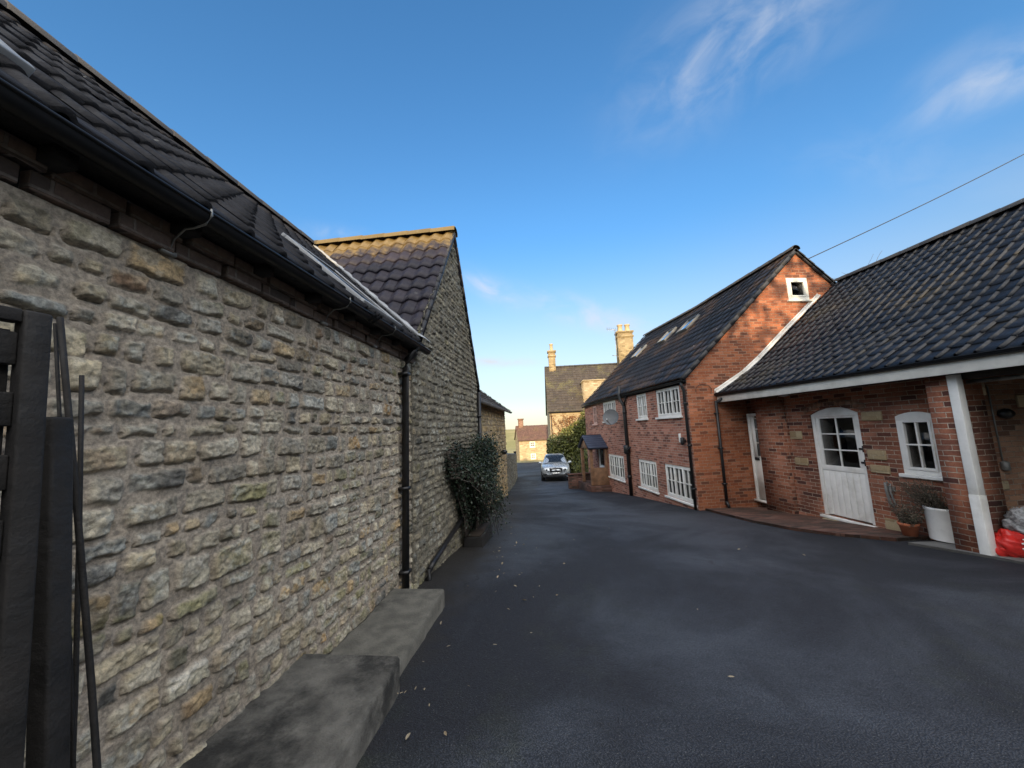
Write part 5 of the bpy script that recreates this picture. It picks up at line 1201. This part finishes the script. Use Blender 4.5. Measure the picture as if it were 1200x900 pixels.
# ------------------------------------------------------------------ bare twigs over the wing roof, cable
def bare_tree(name, label, base, h, seed, spread=.5, n0=5, r0=.05):
    rg = np.random.default_rng(seed); t0 = thing(name, label, 'tree', tuple(base)); tr = MB(); tw = MB()
    def grow(mb, p, d, l, r, lv):
        pts_ = [p]
        for k in range(4): d = d+rg.normal(size=3)*.14; d[2] += .05; d /= np.linalg.norm(d); pts_.append(pts_[-1]+d*l/4)
        mb.tube(pts_, np.linspace(r, r*.6, 5), 5 if lv < 2 else 4)
        if lv < 4:
            for k in range(3 if lv else n0):
                i = rg.integers(2, 5); dd = d+rg.normal(size=3)*spread; dd[2] = abs(dd[2])*.8+.15; dd /= np.linalg.norm(dd); grow(tw, pts_[i], dd, l*.62, r*.5, lv+1)
    grow(tr, np.array(base, float), np.array([0, 0, 1.]), h, r0, 0); tr.build('trunk', MT['bark'], t0); tw.build('crown', MT['twig'], t0); return t0
bare_tree('bare_tree', 'leafless tree whose twigs show over the ridge beside the brick gable', (15.2, 13.2, -2.3), 3.9, 152, .55, 6, .10)
cbm = MB(); A_, B_ = np.array([10.15, 9.6, 4.80]), np.array([22.9, 9.6+2.12, 10.75]); 
d1 = pixdir(1300, 128); B_ = d1*24; t = np.linspace(0, 1, 24)[:, None]; C = A_*(1-t)+B_*t; C[:, 2] -= .10*np.sin(t[:, 0]*math.pi)
cbm.tube(C, .014, 5); tag(cbm.build('overhead_cable', MT['pipe_black']), 'thin black overhead cable rising from the brick gable across the sky', 'cable')
up_ = thing('utility_pole', 'tall timber pole that carries the overhead cable behind the wing', 'pole', (B_[0], B_[1], -2.5))
b = MB(); b.tube([(B_[0], B_[1], -3.0), (B_[0], B_[1], B_[2]+.35)], [.15, .10], 12); b.build('pole', MT['bark'], up_, smooth=True)
b = MB(); b.box((B_[0]-.6, B_[1]-.05, B_[2]-.12), (B_[0]+.6, B_[1]+.05, B_[2])); b.build('crossarm', MT['bark'], up_)

# ------------------------------------------------------------------ leaves and bits on the asphalt
rg = np.random.default_rng(160); lv = MB(); a = np.linspace(-1, 1, 5)
V = np.array([(0, -.5, 0), (.16, -.2, .03), (.17, .15, .035), (0, .5, 0), (-.17, .15, .03), (-.16, -.2, .035), (0, 0, -.01)]); F = [(6, 0, 1), (6, 1, 2), (6, 2, 3), (6, 3, 4), (6, 4, 5), (6, 5, 0)]
meshes = []
for k in range(3):
    m_ = MB(); m_.add(V*np.array([1, 1, 1+k])*.055*(1+.2*k), F, 0, (rg.random(), 0, 0)); o = m_.build('fallen_leaf', MT['dry_leaf'], col=True, uv=False); meshes.append(o.data); bpy.data.objects.remove(o)
spots = []
while len(spots) < 55:
    s_ = rg.uniform(1.6, 7.5); w_ = .58+abs(rg.normal())*.45; p = LP(s_, w_, 0); spots.append((p[0], p[1], 'small dry leaf lying on the asphalt near the barn side of the lane'))
while len(spots) < 75: spots.append((rg.uniform(.3, 4.5), rg.uniform(1.9, 9), 'small dry leaf lying out on the open asphalt'))
for (x, y, lb) in spots:
    o = bpy.data.objects.new('fallen_leaf', meshes[rg.integers(3)]); COL.objects.link(o); o.location = (x, y, gz(x, y)+.016)
    sc = .32+.55*rg.random()**2; o.scale = (sc, sc, sc); o.rotation_euler = (rg.normal()*.2, rg.normal()*.2, rg.uniform(0, 6.28))
    tag(o, lb, 'leaf', 'dry leaves scattered on the asphalt')

# ------------------------------------------------------------------ unseen, behind the viewer: house and trees added to shade the lane
yh = thing('shade_house', 'unseen stone house added behind the viewer to shade the lane', 'house', (-3, -15, -1))
b = MB(); b.box((-16, -19, -3), (2.8, -13, 3.0)); b.build('wall', MT['gold_stone'], yh)
b = MB(); b.prism([(-16.2, -12.7, 2.9), (-16.2, -19.3, 2.9), (-16.2, -16, 6.0)], (19.2, 0, 0)); b.build('roof', MT['old_tile'], yh, col=True)
crown('shade_tree', 'unseen evergreen tree added behind the viewer to shade the wing roof', (9.5, -13, -1.2), [((9.4, -13, 5.2), (1.6, 2, 2.2)), ((11, -13.5, 5.8), (2.6, 2.5, 3.0)), ((13.5, -13, 4.5), (2.6, 2.5, 3.4)), ((10, -13, 2.0), (3.4, 2.5, 2.6)), ((13, -13, 1.0), (3, 2.5, 2.6)), ((7.2, -12.5, 2.2), (2.4, 1.5, 2.6)), ((4.6, -12.5, 2.2), (2.4, 1.5, 2.6))], 1500, .35, 'tree_leaf', 171, cat='tree')
crown('dapple_tree', 'unseen thinly leaved tree added behind the viewer to dapple the brick gable', (5.4, -11.5, -1.2), [((5.2, -11.5, 6.1), (2.3, 1.4, 2.3)), ((6.8, -11.8, 5.6), (1.5, 1.2, 1.7)), ((3.2, -11.6, 5.4), (1.4, 1.0, 1.3))], 62, .42, 'tree_leaf', 175, cat='tree')
